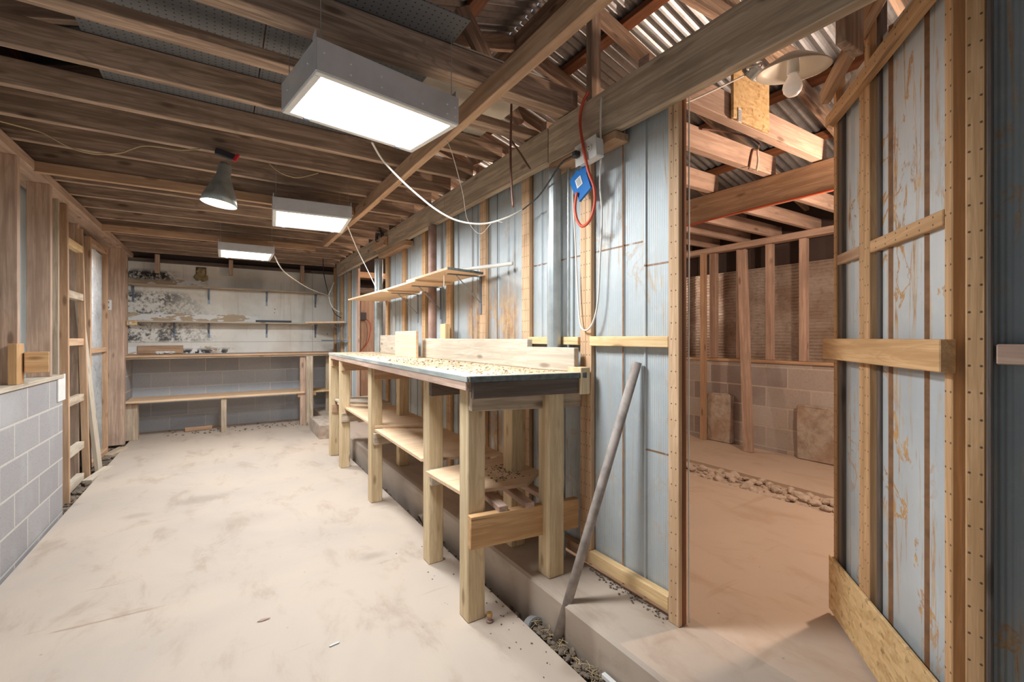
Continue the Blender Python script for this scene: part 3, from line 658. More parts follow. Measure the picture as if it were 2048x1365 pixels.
# ================================================================ PARTITION STUDS
def dbl(y, z0, z1, lbl, mat='strip', x=1.484, w=.038, d=.026, two=True):
    t = thing('partition_stud', (x, y, z0), lbl, 'stud', 'studs of the sheet metal partition')
    for s in ((-.5, .5) if two else (0,)):
        board('strip', (x, y+s*w*1.04, z0), (x, y+s*w*1.04, z1), d, w, mat, t, up=(0, 1, 0))
    return t
dbl(1.655, .17, 2.10, 'double nailed stud behind the leaning pipe and the blue plastic holder')
dbl(2.17, .17, 2.33, 'double nailed stud behind the bench, next beyond the tall galvanised pipe')
dbl(2.68, .17, 2.33, 'double nailed stud at the near end of the plywood wall shelf')
dbl(3.23, .17, 2.33, 'double stud beside the rusty pipe, behind the short bench stub', 'darkstrip')
dbl(3.745, .17, 2.33, 'double stud behind the middle of the plywood wall shelf', 'darkstrip')
dbl(4.27, .17, 2.10, 'double stud behind the far half of the plywood wall shelf', 'darkstrip')
dbl(4.80, .17, 2.10, 'double stud beside the far doorway pipe', 'darkstrip')
dbl(6.05, .17, 2.14, 'pinkish stud forming the far side of the far doorway', 'pinkwood')
dbl(6.52, .17, 2.14, 'brown stud in the far blue wall, nearer the far doorway', 'darkstrip')
dbl(7.0, .17, 2.33, 'brown stud in the far blue wall behind the corner shelves', 'darkstrip')
dbl(7.5, .17, 2.33, 'brown stud in the corner of the far blue wall and back wall', 'darkstrip')
tj = thing('door_jamb', (1.484, 1.115, .16), 'tall pale nailed jamb at the left side of the big doorway', 'jamb')
board('strip', (1.466, 1.137, .15), (1.466, 1.137, 2.15), .020, .050, 'strip', tj, up=(0, 1, 0)); board('edge_strip', (1.488, 1.125, .15), (1.488, 1.125, 2.33), .022, .030, 'purlin', tj, up=(0, 1, 0))
tj = thing('door_jamb', (1.484, .31, .16), 'tall wide nailed jamb at the right side of the big doorway', 'jamb')
board('strip', (1.479, .311, .15), (1.479, .311, 2.9), .036, .034, 'darkstrip', tj, up=(0, 1, 0)); board('edge_strip', (1.466, .288, .15), (1.466, .288, 2.9), .015, .010, 'darkwood', tj, up=(0, 1, 0))
def rail(y0, y1, z, h, mat, lbl, x=1.476): tag(board('wall_rail', (x, y0, z), (x, y1, z), .036, h, mat), lbl, 'rail')
rail(1.164, 1.614, 1.232, .045, 'pine', 'pale rail across the blue wall above the leaning pipe')
rail(1.164, 1.614, .215, .055, 'pine', 'pale bottom rail of the blue wall by the big doorway')
rail(1.697, 2.128, 1.232, .04, 'pine', 'pale rail behind the tall galvanised pipe at bench height')
rail(1.697, 2.128, .215, .05, 'warm', 'bottom rail of the blue wall behind the near bench legs')
rail(2.212, 2.64, .215, .05, 'warm', 'bottom rail of the blue wall behind the second bench leg')
rail(-1.5, .277, 1.212, .045, 'pinkwood', 'rail on the shaded wall at the right edge of the photo')
tag(abox('wood_block', (1.395, 1.60, .985), (1.452, 1.70, 1.11), 'treated'), 'greenish wood block at the near right corner of the bench top', 'block')

# ================================================================ WORKBENCH
wb = thing('workbench', (1.15, 3.3, 0), 'long wooden workbench on square pale legs along the blue partition', 'workbench')
legs = [(.902, 1.775, .0), (.955, 2.35, .0), (.942, 3.455, .0), (.95, 4.53, .0), (.958, 5.06, .0)]
for (x, y, z) in legs: abox('leg', (x, y, 0), (x+.086, y+.086, 1.035), 'treated', wb, bev=.004)
for (x, y) in ((1.25, 1.65), (1.27, 2.0), (1.27, 3.78)): abox('leg', (x, y, .15), (x+.086, y+.086, 1.0), 'treated', wb, bev=.004)
top = prism_bm([(.868, 1.70), (1.43, 1.605), (1.43, 5.16), (.968, 5.16)], 1.062, 1.086)
link('bench_top', top, M['sawdust'], wb)
board('edge_strip', (.862, 1.70, 1.074), (.962, 5.16, 1.074), .008, .026, 'rimwood', wb); board('edge_strip', (.868, 1.694, 1.074), (1.43, 1.60, 1.074), .008, .026, 'teal', wb)
board('front_rail', (.875, 1.712, 1.046), (.975, 5.15, 1.046), .03, .042, 'pinkwood', wb)
board('end_rail', (.885, 1.705, 1.026), (1.42, 1.625, 1.026), .03, .07, 'darkwood', wb)
board('end_rail', (.900, 1.748, .975), (1.47, 1.700, .955), .035, .085, 'grey', wb)
board('end_rail', (.895, 1.750, .41), (1.455, 1.700, .40), .038, .14, 'orange', wb)
for (y, a, b) in ((2.33, .995, 1.41), (3.44, .98, 1.41), (4.52, .98, 1.41)):
    board('cross_rail', (.955, y, .98), (b, y, .98), .036, .10, 'darkwood' if y < 3 else 'warm', wb)
    board('cross_rail', (.955, y-.004, .485), (b, y-.004, .485), .036, .085, 'grey', wb)
board('cross_rail', (.97, 5.05, .50), (1.41, 5.05, .50), .036, .085, 'warm', wb)
board('cross_rail', (.97, 5.05, .99), (1.41, 5.05, .99), .036, .09, 'warm', wb)
def shelfpoly(name, poly, z, mat, t=.016): link(name, prism_bm(poly, z, z+t), M[mat], wb)
shelfpoly('lower_shelf', [(.90, 2.26), (.915, 1.87), (1.24, 1.81), (1.41, 1.94), (1.41, 2.30)], .530, 'ply')
shelfpoly('lower_shelf', [(.96, 3.42), (.945, 2.44), (1.40, 2.30), (1.41, 3.3)], .548, 'ply')
shelfpoly('lower_shelf', [(.99, 4.88), (.97, 3.44), (1.40, 3.2), (1.42, 4.4)], .566, 'ply')
shelfpoly('lower_shelf', [(1.0, 5.14), (.99, 4.82), (1.40, 4.42), (1.42, 5.1)], .585, 'pale')
for i, (p0, p1, l) in enumerate((((1.05, 1.72, .488), (1.10, 2.2, .505), 'nearest the bench front'), ((1.18, 1.70, .485), (1.24, 2.2, .50), 'in the middle'), ((1.31, 1.70, .482), (1.33, 2.25, .49), 'nearest the wall'))):
    tag(board('loose_stick', p0, p1, .045, .028, 'pinkwood'), 'short stick on the lower end rail of the bench, ' + l, 'stick', 'sticks on the lower bench rail')
# boards standing on the bench
def standing(p0, p1, z0, z1, t, mat, lbl):
    p0 = Vector((*p0, (z0+z1)/2)); p1 = Vector((*p1, (z0+z1)/2))
    tag(board('back_board', p0, p1, t, z1-z0, mat), lbl, 'board', 'boards standing along the back of the bench')
standing((1.365, 1.98), (1.42, 1.66), 1.087, 1.20, .035, 'pale', 'low whitish board standing at the near end of the bench back')
standing((1.385, 3.50), (1.385, 2.0), 1.087, 1.24, .035, 'pale', 'long pale board standing along the middle of the bench back')
standing((1.26, 3.83), (1.30, 3.44), 1.087, 1.30, .022, 'ply', 'square tan board standing upright on the bench beyond the long pale board')
standing((1.40, 4.75), (1.40, 3.85), 1.087, 1.27, .02, 'pale', 'whitish board at the far end of the bench back, behind the tan one')
tag(abox('wood_stub', (1.40, 3.13, 1.087), (1.44, 3.22, 1.35), 'pine'), 'short pale stub standing behind the long bench backboard', 'block')
def shavings():
    return Vector((R_(.95, 1.37), 1.72+R_(0, 1)**1.4*3.0, 1.088))
scatter(chip, 'wood_shavings', 520, shavings, 'chips', .002, .008, 'wood chips and sawdust scattered on the bench top', 'shavings')
scatter(chip, 'wood_shavings', 50, lambda: Vector((R_(.95, 1.37), R_(1.72, 3.2), 1.089)), 'dirt', .002, .008, 'dark crumbs among the sawdust on the bench top', 'shavings')
scatter(chip, 'wood_shavings', 110, lambda: Vector((R_(1.12, 1.32), R_(1.9, 2.15), .547)), 'dirt', .002, .007, 'dark crumbs on the nearest lower bench shelf', 'shavings')
# shelf above the bench
sh = thing('wall_shelf', (1.3, 3.7, 1.63), 'plywood shelf of three overlapping boards on metal brackets above the bench', 'shelf')
link('shelf_board', prism_bm([(1.15, 2.54), (1.44, 2.62), (1.45, 3.35), (1.16, 3.3)], 1.662, 1.676), M['ply'], sh)
board('edge_strip', (1.15, 2.533, 1.669), (1.44, 2.613, 1.669), .005, .015, 'teal', sh)
link('shelf_board', prism_bm([(1.155, 3.1), (1.45, 3.1), (1.45, 4.05), (1.165, 3.95)], 1.648, 1.661), M['ply'], sh)
link('shelf_board', prism_bm([(1.12, 3.80), (1.44, 3.75), (1.45, 4.85), (1.10, 4.90)], 1.633, 1.647), M['ply'], sh)
def bracket_x(y, z, d=.24, h=.25):
    b = shelf_bracket(0, 0, 0, d, h); bmesh.ops.transform(b, matrix=Matrix.Translation((1.468, y, z)) @ Matrix.Rotation(-math.pi/2, 4, 'Z'), verts=b.verts); return b
for y, z in ((2.70, 1.66), (3.36, 1.646), (3.86, 1.632)): link('bracket', bracket_x(y, z), M['bracket'], sh)
cord('plastic_pipe', [(1.30, 2.72, 1.69), (1.44, 2.26, 1.685)], .012, 'pvc', 'thin white plastic pipe lying on the plywood shelf and sticking out past its end', 'pipe', n=2)
# pipes on the partition
def vpipe(x, y, z0, z1, r, mat, lbl, name='wall_pipe'): tag(rebase(link(name, tube_bm([(x, y, z0), (x, y, z1)], r, 20), M[mat], smooth=False)), lbl, 'pipe')
vpipe(1.425, 1.84, .95+.15, 2.10, .036, 'galv', 'thick galvanised pipe standing upright behind the near end of the bench')
vpipe(1.43, 1.775, .152, 1.06, .013, 'galv', 'thin conduit dropping below the bench behind the near legs', 'conduit')
vpipe(1.466, 1.775, 1.088, 2.10, .008, 'galv', 'thin conduit running up beside the thick galvanised pipe', 'conduit')
vpipe(1.435, 4.96, .152, 2.10, .045, 'galv', 'galvanised pipe at the near side of the far doorway')
vpipe(1.42, 3.42, 1.088, 2.14, .033, 'rust_pipe', 'rusty brown pipe standing behind the plywood wall shelf')
# leaning pipe
pb0 = Vector((1.158, 1.50, -.055)); pt0 = Vector((1.470, 1.33, 1.145))
tp = link('leaning_pipe', tube_bm([pb0, pt0], .0195, 20, caps=False), M['oldpipe'])
for p in tp.data.polygons: p.use_smooth = True
tag(tp, 'old grey pipe leaning from the trench against the blue wall', 'pipe')
sm = tp.modifiers.new('wall', 'SOLIDIFY'); sm.thickness = .004
# things in the trench and on the floor
def disc(r, d): return lathe_bm([(0, 0), (r*.9, 0), (r, d*.15), (r, d), (r*.8, d), (r*.7, d*.8), (0, d*.8)], 24)
mm = Matrix.Rotation(math.radians(70), 4, 'X'); mm.translation = (1.155, 1.66, -.04)
th = thing('drain_cleanout', (1.155, 1.63, -.1), 'round grey drain cap half buried in the trench by the leaning pipe', 'cap')
link('cap_body', disc(.048, .05), M['greyplastic'], th, mm, smooth=False)
mm = Matrix.Rotation(math.radians(80), 4, 'X') @ Matrix.Translation((0, 0, 0)); mm.translation = (1.12, 2.98, -.01)
dp = link('drain_pipe', lathe_bm([(.036, 0), (.04, 0), (.04, .22), (.036, .22), (.036, 0)], 24), M['footing'], mtx=Matrix.Translation((1.155, 3.0, -.02)) @ Matrix.Rotation(math.radians(75), 4, 'Y'))
tag(dp, 'open end of a clay-coloured drain pipe poking out of the trench under the bench', 'pipe')
th = thing('brass_fitting', (1.0, 1.75, 0), 'small brass fitting on the floor beside the nearest bench leg', 'fitting')
bp = at(979, 1245, z=0)
link('fitting_body', lathe_bm([(0, 0), (.014, 0), (.015, .008), (.009, .012), (.009, .022), (.013, .026), (.013, .03), (0, .03)], 18), M['rust_pipe'], th, Matrix.Translation(bp))
link('fitting_top', lathe_bm([(0, .030), (.0125, .030), (.0115, .042), (0, .044)], 18), M['brass'], th, Matrix.Translation(bp))
tag(abox('pvc_strip', (1.160, .80, .012), (1.178, 1.22, .03), 'white'), 'white plastic strip lying in the near end of the trench', 'strip')
a_ = at(669, 1290, z=.003); tag(board('metal_scrap', a_+Vector((-.02, 0, 0)), a_+Vector((.02, .005, 0)), .009, .003, 'galv'), 'tiny grey metal scrap on the near floor', 'scrap')
a_ = at(527, 1240, z=.003); q = chip(.02); q.transform(Matrix.Diagonal((1.3, .6, .3, 1))); bmesh.ops.translate(q, vec=a_, verts=q.verts); tag(rebase(link('dirt_chip', q, M['rust_pipe'])), 'small dark chip of dirt on the open floor in the foreground', 'chip')
a_ = at(630, 888, z=.003); tag(board('wood_chip', a_+Vector((-.025, 0, 0)), a_+Vector((.025, .0, 0)), .03, .004, 'warm'), 'small reddish chip on the floor beyond the farthest bench leg', 'chip')
tag(abox('concrete_step', (1.0, 5.95, 0), (1.185, 6.7, .17), 'footing'), 'low concrete block on the floor at the far end of the bench', 'block')

# ================================================================ THE OPEN DOOR
hx = Vector((1.487, .357, .17)); fx = Vector((2.045, .838, .17))
D = (fx-hx); DL = D.length; D.normalize(); N = Vector((-D.y, D.x, 0)); UPV = Vector((0, 0, 1))
RM = Matrix((D, N, UPV)).transposed().to_4x4(); RM.translation = hx
door = bpy.data.objects.new('door_1', None); COL.objects.link(door); door['kind'] = 'structure'; door.matrix_basis = RM; PM['door_1'] = RM
door['label'] = 'open sheet metal door on a slim wooden frame, swung into the side room'
def dbox(name, x0, x1, z0, z1, d0, d1, mat, up=None, bev=.0025):
    """box in door space: x along the width, d out of the visible face"""
    if (z1-z0) > (x1-x0): p0, p1, w_, h_, upv = (x0+x1)/2*D+z0*UPV, (x0+x1)/2*D+z1*UPV, d1-d0, x1-x0, D
    else: p0, p1, w_, h_, upv = x0*D+(z0+z1)/2*UPV, x1*D+(z0+z1)/2*UPV, d1-d0, z1-z0, UPV
    off = hx+N*((d0+d1)/2); return board(name, off+p0, off+p1, w_, h_, mat, door, up=upv, bev=bev)
H = 1.965
dbox('hinge_stile', 0, .030, 0, 2.7, -.035, .0, 'darkstrip'); 
dbox('hinge_edge', .0, .036, 0, 2.7, -.085, -.036, 'purlin')  # shading of the door's end face is put into this dark brown
dbox('far_stile', DL-.03, DL, 0, 2.14, -.03, .0, 'darkstrip')
dbox('far_stile', DL-.062, DL-.034, 0, 1.95, -.03, -.006, 'darkwood')
for a in (.432, .472): dbox('middle_stile', a, a+.037, 0, 2.20 if a < .45 else 2.0, -.03, .0, 'darkstrip')
dbox('middle_stile', .39, .412, 0, 2.2, -.034, -.012, 'darkwood')
dbox('mid_rail', .038, .430, 1.36, 1.40, -.03, -.001, 'darkstrip'); dbox('mid_rail', .512, DL-.032, 1.36, 1.40, -.03, -.001, 'warm')
dbox('bottom_rail', .038, DL-.032, 0.0, .035, -.03, -.004, 'warm')
board('top_rail', hx+D*(DL+.005)+UPV*1.935+N*.012, hx+D*(-.03)+UPV*1.965+N*.012, .03, .045, 'darkstrip', door)
dbox('cross_plank', -.02, DL+.012, .995, 1.075, .001, .034, 'orange')
kb = board('kick_board', hx+D*(-.25)+UPV*.105+N*.007, hx+D*(DL+.012)+UPV*.105+N*.007, .012, .215, 'osb', door)
bmd = bmesh.new(); xs = [.036, .135, .145, .157, .325, .338, .350, .60, .612, .622, DL-.03]; prev = None
for i, x in enumerate(xs):
    h = .007 if i in (2, 5, 8) else 0
    cur = [bmd.verts.new((x, -.024+h, z)) for z in (.03, 2.05)]
    if prev:
        f_ = bmd.faces.new((prev[0], cur[0], cur[1], prev[1])); f_.material_index = 1 if (i in (2, 3, 5, 6)) else 0
    prev = cur
ds = link('door_sheet', bmd, [M['sheet_door'], M['rust']], door, RM); sm = ds.modifiers.new('t', 'SOLIDIFY'); sm.thickness = .003
tag(board('trimmer_board', (1.62, .62, 2.13), (1.62, .62, 2.9), .12, .03, 'old', up=(0, 1, 0)), 'dark upright board above the top of the open door', 'board')
tag(board('sloping_brace', (2.02, .86, 2.20), (1.50, .36, 2.42), .03, .06, 'warm'), 'orange stick sloping up just above the top rail of the open door', 'brace')
cord('rope', [(1.503, 1.103, .16), (1.501, 1.104, 1.0), (1.502, 1.103, 1.6), (1.503, 1.103, 2.3)], .003, 'cord_white', 'thin pale rope running up the doorway jamb', 'rope')

# ================================================================ SIDE ROOM
T = [(1.33, 3.16, .06), (1.64, 3.16, .055), (2.06, 3.16, .05), (2.46, 3.16, .045), (2.86, 3.16, .045)]
for i, (y, x1, t) in enumerate(T):
    tag(board('tie_beam', (1.54, y+t/2, ZJ+.065), (x1, y+t/2, ZJ+.065), t, .13, 'pinkwood', wob=.002), 'pinkish tie beam over the side room, %s counted from the doorway lamp' % ORD[i], 'beam', 'tie beams over the side room')
tag(board('long_beam', (3.12, Y0, 2.237), (3.12, YB-.03, 2.237), .05, .19, 'warm', wob=.002), 'long orange beam carrying the tie beams deeper in the side room', 'beam')
for i, y in enumerate([1.62, 2.0, 2.35, 2.66, 3.0, 3.35, 3.7]):
    tag(board('low_joist', (3.145, y, 2.27), (4.6, y, 2.27), .04, .11, 'pinkwood', wob=.002), 'short pinkish joist between the long beam and the far side wall, %s from the door' % ORD[i], 'joist', 'short joists beyond the long beam')
tag(board('side_top_plate', (4.47, Y0, 2.183), (4.47, YB-.03, 2.183), .10, .06, 'pinkwood'), 'timber plate along the top of the side room stud wall', 'beam')
for (y, t, l, x, m_, z0) in ((3.02, .045, 'stud reaching down to the floor', 4.36, 'warm', .152), (2.97, .07, 'wide stud beside the floor-length one', 4.47, 'pinkwood', 1.03), (2.70, .04, 'slim stud just left of the leaning post', 4.5, 'pinkwood', 1.03),
                      (2.375, .06, 'stud just right of the leaning post', 4.47, 'pinkwood', 1.03), (2.07, .06, 'stud nearest the open door', 4.47, 'pinkwood', 1.03), (3.4, .06, 'stud hidden beside the doorway jamb', 4.47, 'pinkwood', 1.03), (1.65, .06, 'stud behind the open door', 4.47, 'pinkwood', 1.03)):
    tag(board('side_stud', (x, y, z0), (x, y, 2.15), .06, t, m_, up=(0, 1, 0)), l+' on the side room wall', 'stud', 'studs of the side room wall')
tag(board('leaning_post', (4.25, 2.46, .152), (4.38, 2.60, 2.12), .04, .088, 'pinkwood', up=(0, 1, 0)), 'pinkish post leaning against the side room wall', 'post')
def footing(y0, y1, z1, lbl):
    bm = box_bm(.07, y1-y0, z1-.15, .015); bmesh.ops.subdivide_edges(bm, edges=bm.edges, cuts=3)
    for v in bm.verts: v.co += Vector((R_(-.006, .006), R_(-.006, .006), R_(-.006, .006)))
    tag(link('rough_footing', bm, M['footing'], mtx=Matrix.Translation((4.425, (y0+y1)/2, (z1+.15)/2))), lbl, 'footing')
footing(2.73, 3.0, .66, 'rough concrete footing at the base of the block wall left of the leaning post')
footing(1.5, 2.10, .64, 'rough concrete footing at the base of the block wall beside the open door')
# rubble strip
rocks = []
for k in range(7):
    b = bmesh.new(); bmesh.ops.create_icosphere(b, subdivisions=2, radius=.034)
    for v in b.verts:
        q = math.sin(v.co.x*83+k)*math.cos(v.co.y*71+k*2)*math.sin(v.co.z*97+k)
        v.co *= 1+.28*q; v.co.z *= .65; v.co.x *= 1.15
    me = bpy.data.meshes.new('rock'); b.to_mesh(me); b.free(); me.materials.append(M['rock']); rocks.append(me)
for k in range(120):
    y = .8+2.75*k/120+R_(-.03, .03); o = bpy.data.objects.new('rock', rocks[k % 7]); COL.objects.link(o)
    o.location = (R_(3.22, 3.52), y, .125+R_(0, .02)); o.rotation_euler = (R_(-.4, .4), R_(-.4, .4), R_(0, 6)); s = R_(.55, 1.25); o.scale = (s, s, s)
    tag(o, 'small pinkish rubble stone in the strip across the side room floor', 'rock', 'rubble stones in the side room strip')
scatter(chip, 'gravel', 500, lambda: Vector((R_(3.2, 3.54), R_(.8, 5), .115+R_(0, .015))), 'rock', .005, .016, 'fine gravel filling the strip between the rubble stones', 'gravel')
# OSB plate with box and lamp
ob = thing('osb_plate', (2.3, 1.31, 2.5), 'flaky tan wood plate hung from the nearest tie beam beside the shade lamp', 'board')
a_ = at(1465, 140, y=1.31); b_ = at(1537, 278, y=1.31)
abox('plate', (a_.x, 1.305, 2.335), (b_.x, 1.32, 2.66), 'osb', ob); 
q = at(1480, 228, y=1.30); st_ = abox('sticker', (q.x-.012, 1.301, q.z-.04), (q.x+.018, 1.3045, q.z+.03), 'paper', ob)
for k in range(7): abox('sticker_bar', (q.x-.008, 1.2995, q.z-.034+k*.008), (q.x+.013, 1.3012, q.z-.034+k*.008+.003), 'greyplastic', st_, bev=0)
jb = at(1497, 152, y=1.24)
th = thing('junction_box', jb, 'round metal junction box beside the enamel shade lamp', 'electrical box')
link('box_body', lathe_bm([(0, 0), (.043, 0), (.048, .006), (.048, .05), (0, .05)], 24), M['galv'], th, Matrix.Translation(jb) @ Matrix.Rotation(math.radians(60), 4, 'X'))
cord('wire', [jb, jb+Vector((.0, -.03, .05)), jb+Vector((.05, -.04, .06)), jb+Vector((.03, -.01, 0))], .003, 'cord_brown', '', parent=th)
lc = at(1586, 143, z=2.265)
lm = thing('shade_lamp', lc, 'wide cream enamel shade lamp with a bare frosted bulb above the doorway', 'lamp')
TL = Matrix.Translation(lc) @ Matrix.Rotation(math.radians(-6), 4, 'Y') @ Matrix.Rotation(math.radians(5), 4, 'X')
link('lamp_shade', lathe_bm([(.0, .058), (.032, .058), (.055, .047), (.105, .017), (.124, .0), (.126, .002), (.107, .020), (.057, .050), (.033, .062), (0, .063)], 48), M['enamel'], lm, TL, smooth=True)
link('socket', lathe_bm([(0, -.008), (.021, -.008), (.021, .055), (0, .055)], 20), M['white'], lm, TL)
link('bulb', lathe_bm([(0, -.092), (.018, -.088), (.030, -.074), (.034, -.058), (.031, -.042), (.020, -.024), (.014, -.008), (0, -.008)], 24), M['bulb'], lm, TL, smooth=True)
cord('cable', [lc+Vector((-.12, .05, .02)), lc+Vector((-.2, .06, -.02)), jb+Vector((0, 0, .03))], .004, 'cord_white', '', parent=lm)
cord('lamp_cable', [(1.47, 1.22, 2.17), (1.6, 1.18, 2.21), jb+Vector((-.02, 0, .0))], .004, 'cord_white', 'pale cable running from the doorway head to the junction box', 'cable')
c0 = [at(*p, y=1.632) for p in ((1402, 258), (1440, 262), (1490, 272), (1518, 288), (1514, 300), (1505, 302), (1498, 338))]
cord('looped_cable', c0, .0055, 'cord_brown', 'brown cable looped below the nearest tie beams of the side room', 'cable')
c0 = [at(*p, y=1.632) for p in ((1518, 290), (1516, 303), (1517, 322), (1514, 342))]
cord('looped_cable', c0, .004, 'cord_white', 'pale frayed cable end hanging beside the brown looped cable', 'cable')
cord('red_cable', [(3.09, y, 2.134+.006*math.sin(y*5)) for y in (.9, 1.3, 1.8, 2.3, 2.8, 3.3)], .006, 'cord_red', 'red-orange cable stapled under the long side room beam', 'cable')
# things beyond the far doorway
tag(abox('tall_board', (1.68, 6.7, .151), (1.885, 6.73, 1.86), 'pinkwood'), 'tall pinkish board standing beyond the far doorway', 'panel')
tag(abox('metal_locker', (1.89, 6.65, .151), (2.2, 6.95, 1.95), 'bracket'), 'dark metal cabinet edge beyond the far doorway', 'cabinet')
tag(abox('storage_shelf', (1.6, 6.45, 2.08), (3.0, 6.70, 2.16), 'warm'), 'orange board across the upper part of the far doorway view', 'board')
tag(abox('storage_shelf', (1.6, 6.45, 1.862), (3.0, 6.70, 1.94), 'darkwood'), 'dark board across the middle of the far doorway view', 'board')
tag(abox('storage_post', (2.96, 6.40, .151), (3.0, 6.45, 2.16), 'warm'), 'thin orange upright carrying the boards beyond the far doorway', 'post')
th = thing('wall_plug', (2.2, 6.65, 1.35), 'black plug with a red cord on the pinkish board beyond the far doorway', 'plug')
pq = at(724, 634, y=6.69); abox('plug_body', (pq.x-.05, 6.64, pq.z-.05), (pq.x+.05, 6.699, pq.z+.06), 'black', th)
cord('plug_cord', [pq, pq+Vector((.10, -.05, -.1)), pq+Vector((.08, -.03, -.35)), pq+Vector((-.03, -.02, -.5))], .006, 'cord_red', '', parent=th)

# ================================================================ LIGHTS AS OBJECTS
FX = []
def fixture(cx, cy, z, lx, ly, h, rot, lbl):
    L = Matrix.Translation((cx, cy, z)) @ Matrix.Rotation(rot, 4, 'Z')
    t = thing('fluorescent_fixture', (cx, cy, z), lbl, 'light fixture', 'box light fixtures under the joists')
    PN = []
    for (a, b, c_) in (((-lx/2, -ly/2), (lx/2, -ly/2), 'side'), ((-lx/2, ly/2), (lx/2, ly/2), 'side'), ((-lx/2, -ly/2), (-lx/2, ly/2), 'end'), ((lx/2, -ly/2), (lx/2, ly/2), 'end')):
        p0 = L @ Vector((*a, h/2)); p1 = L @ Vector((*b, h/2)); PN.append(board(c_+'_panel', p0, p1, .004, h, 'steel', t))
    b0 = box_bm(lx, ly, .004, 0); link('top_panel', b0, M['steel'], t, L @ Matrix.Translation((0, 0, h)))
    b0 = box_bm(lx-.05, ly-.05, .004, 0); link('diffuser', b0, M['tube'], t, L @ Matrix.Translation((0, 0, .006)))
    for (a, b) in (((-lx/2, -ly/2+.012), (lx/2, -ly/2+.012)), ((-lx/2, ly/2-.012), (lx/2, ly/2-.012)), ((-lx/2+.012, -ly/2+.024), (-lx/2+.012, ly/2-.024)), ((lx/2-.012, -ly/2+.024), (lx/2-.012, ly/2-.024))):
        board('rim', L @ Vector((*a, 0)), L @ Vector((*b, 0)), .024, .010, 'white', t)
    for fxx in (-.46, -.30, -.1, .2, .40, .47):
        for zz in (h*.25, h*.6):
            if random.random() < .7:
                q_ = bmesh.new(); bmesh.ops.create_icosphere(q_, subdivisions=1, radius=.004); link('rivet', q_, M['white'], PN[0], L @ Matrix.Translation((fxx*lx, -ly/2-.003, zz)))
    for fy in (-.3, .3):
        q_ = bmesh.new(); bmesh.ops.create_icosphere(q_, subdivisions=1, radius=.004); link('rivet', q_, M['white'], PN[2], L @ Matrix.Translation((-lx/2-.003, fy*ly, h*.5)))
    for sx in (-1, 1):
        for sy in (-1, 1):
            a0 = L @ Vector((sx*(lx/2-.02), sy*(ly/2-.02), h)); link('hanger_wire', tube_bm([a0, Vector((a0.x, a0.y, 2.455))], .0015, 5), M['galv'], t)
        board('mounting_ear', L @ Vector((sx*(lx/2-.004), -ly/2+.03, h)), L @ Vector((sx*(lx/2-.004), -ly/2+.03, h+.03)), .004, .05, 'steel', t, up=(0, 1, 0))
    for fxx in (-.35, .35): board('latch', L @ Vector((fxx*lx-.012, ly/2-.02, -.008)), L @ Vector((fxx*lx+.012, ly/2-.02, -.008)), .014, .008, 'bracket', t)
    return t
FX.append(fixture(.495, 1.79, 2.105, .555, .365, .105, .175, 'largest lit metal box light hanging just in front of the camera'))
FX.append(fixture(.55, 3.63, 2.10, .50, .50, .085, -.08, 'middle lit metal box light, between the cone lamp and the centre batten'))
FX.append(fixture(.205, 5.46, 2.10, .48, .50, .07, 0, 'farthest and smallest lit metal box light near the back wall'))
# cone lamp
cl = at(438, 405, y=3.16)
lm = thing('cone_lamp', (cl.x, cl.y, cl.z), 'grey metal cone lamp hanging lit from a joist in the left half', 'lamp')
TL = Matrix.Translation(cl) @ Matrix.Rotation(math.radians(8), 4, 'Y')
link('lamp_shade', lathe_bm([(.092, -.01), (.094, -.01), (.086, .03), (.060, .10), (.038, .155), (.034, .22), (.028, .235), (0, .236), (0, .232), (.026, .232), (.031, .22), (.035, .155), (.057, .10), (.083, .03), (.092, -.01)], 36), M['lampalu'], lm, TL, smooth=True)
link('bulb', lathe_bm([(0, -.004), (.03, 0), (.062, .008), (.075, .02), (.055, .06), (0, .08)], 28), M['bulb_lit'], lm, TL, smooth=True)
cord('hook', [TL @ Vector((0, 0, .236)), TL @ Vector((.006, 0, .25)), TL @ Vector((0, 0, .27)), TL @ Vector((-.006, 0, .28)), TL @ Vector((0, 0, .30))], .003, 'galv', '', parent=lm)
link('mount', box_bm(.10, .03, .035, .004), M['black'], lm, Matrix.Translation((cl.x+.03, 3.16, 2.325))@Matrix.Rotation(.2, 4, 'Y'))
link('clamp_grip', box_bm(.02, .02, .05, .004), M['red'], lm, Matrix.Translation((cl.x+.085, 3.14, 2.31)) @ Matrix.Rotation(.5, 4, 'Y'))

# ================================================================ CORDS AND SMALL ELECTRICS
def path(pts, **k): return [at(u, v, **k) for u, v in pts]
yel = [at(u, v, y=y) for (u, v, y) in ((-10, 240, 3.1), (60, 258, 3.15), (90, 268, 3.15), (140, 295, 3.15), (190, 308, 3.15), (240, 306, 3.15), (258, 300, 3.15), (285, 292, 3.15), (320, 294, 3.15), (360, 300, 3.15), (400, 298, 3.15))]
cord('yellow_cable', yel, .004, 'straw', 'yellowed cable sagging along the joists left of the cone lamp', 'cable')
cord('yellow_cable', [at(u, v, y=3.15) for (u, v) in ((538, 327), (560, 345), (590, 355), (615, 352), (637, 346))], .0035, 'straw', 'short yellowed cable loop right of the cone lamp', 'cable')
wc = []
pts = [(744, 285), (765, 320), (800, 358), (835, 390), (870, 418), (905, 438), (940, 447), (975, 447), (1015, 435), (1045, 420)]
for i, (u, v) in enumerate(pts): wc.append(at(u, v, x=.55+.83*i/(len(pts)-1)))
cord('power_cord', wc, .005, 'cord_white', '', parent=FX[0])
bc = [at(u, v, x=x) for (u, v, x) in ((1045, 420, 1.38), (1075, 395, 1.375), (1095, 368, 1.37), (1120, 330, 1.37), (1140, 315, 1.37), (1158, 309, 1.372))]
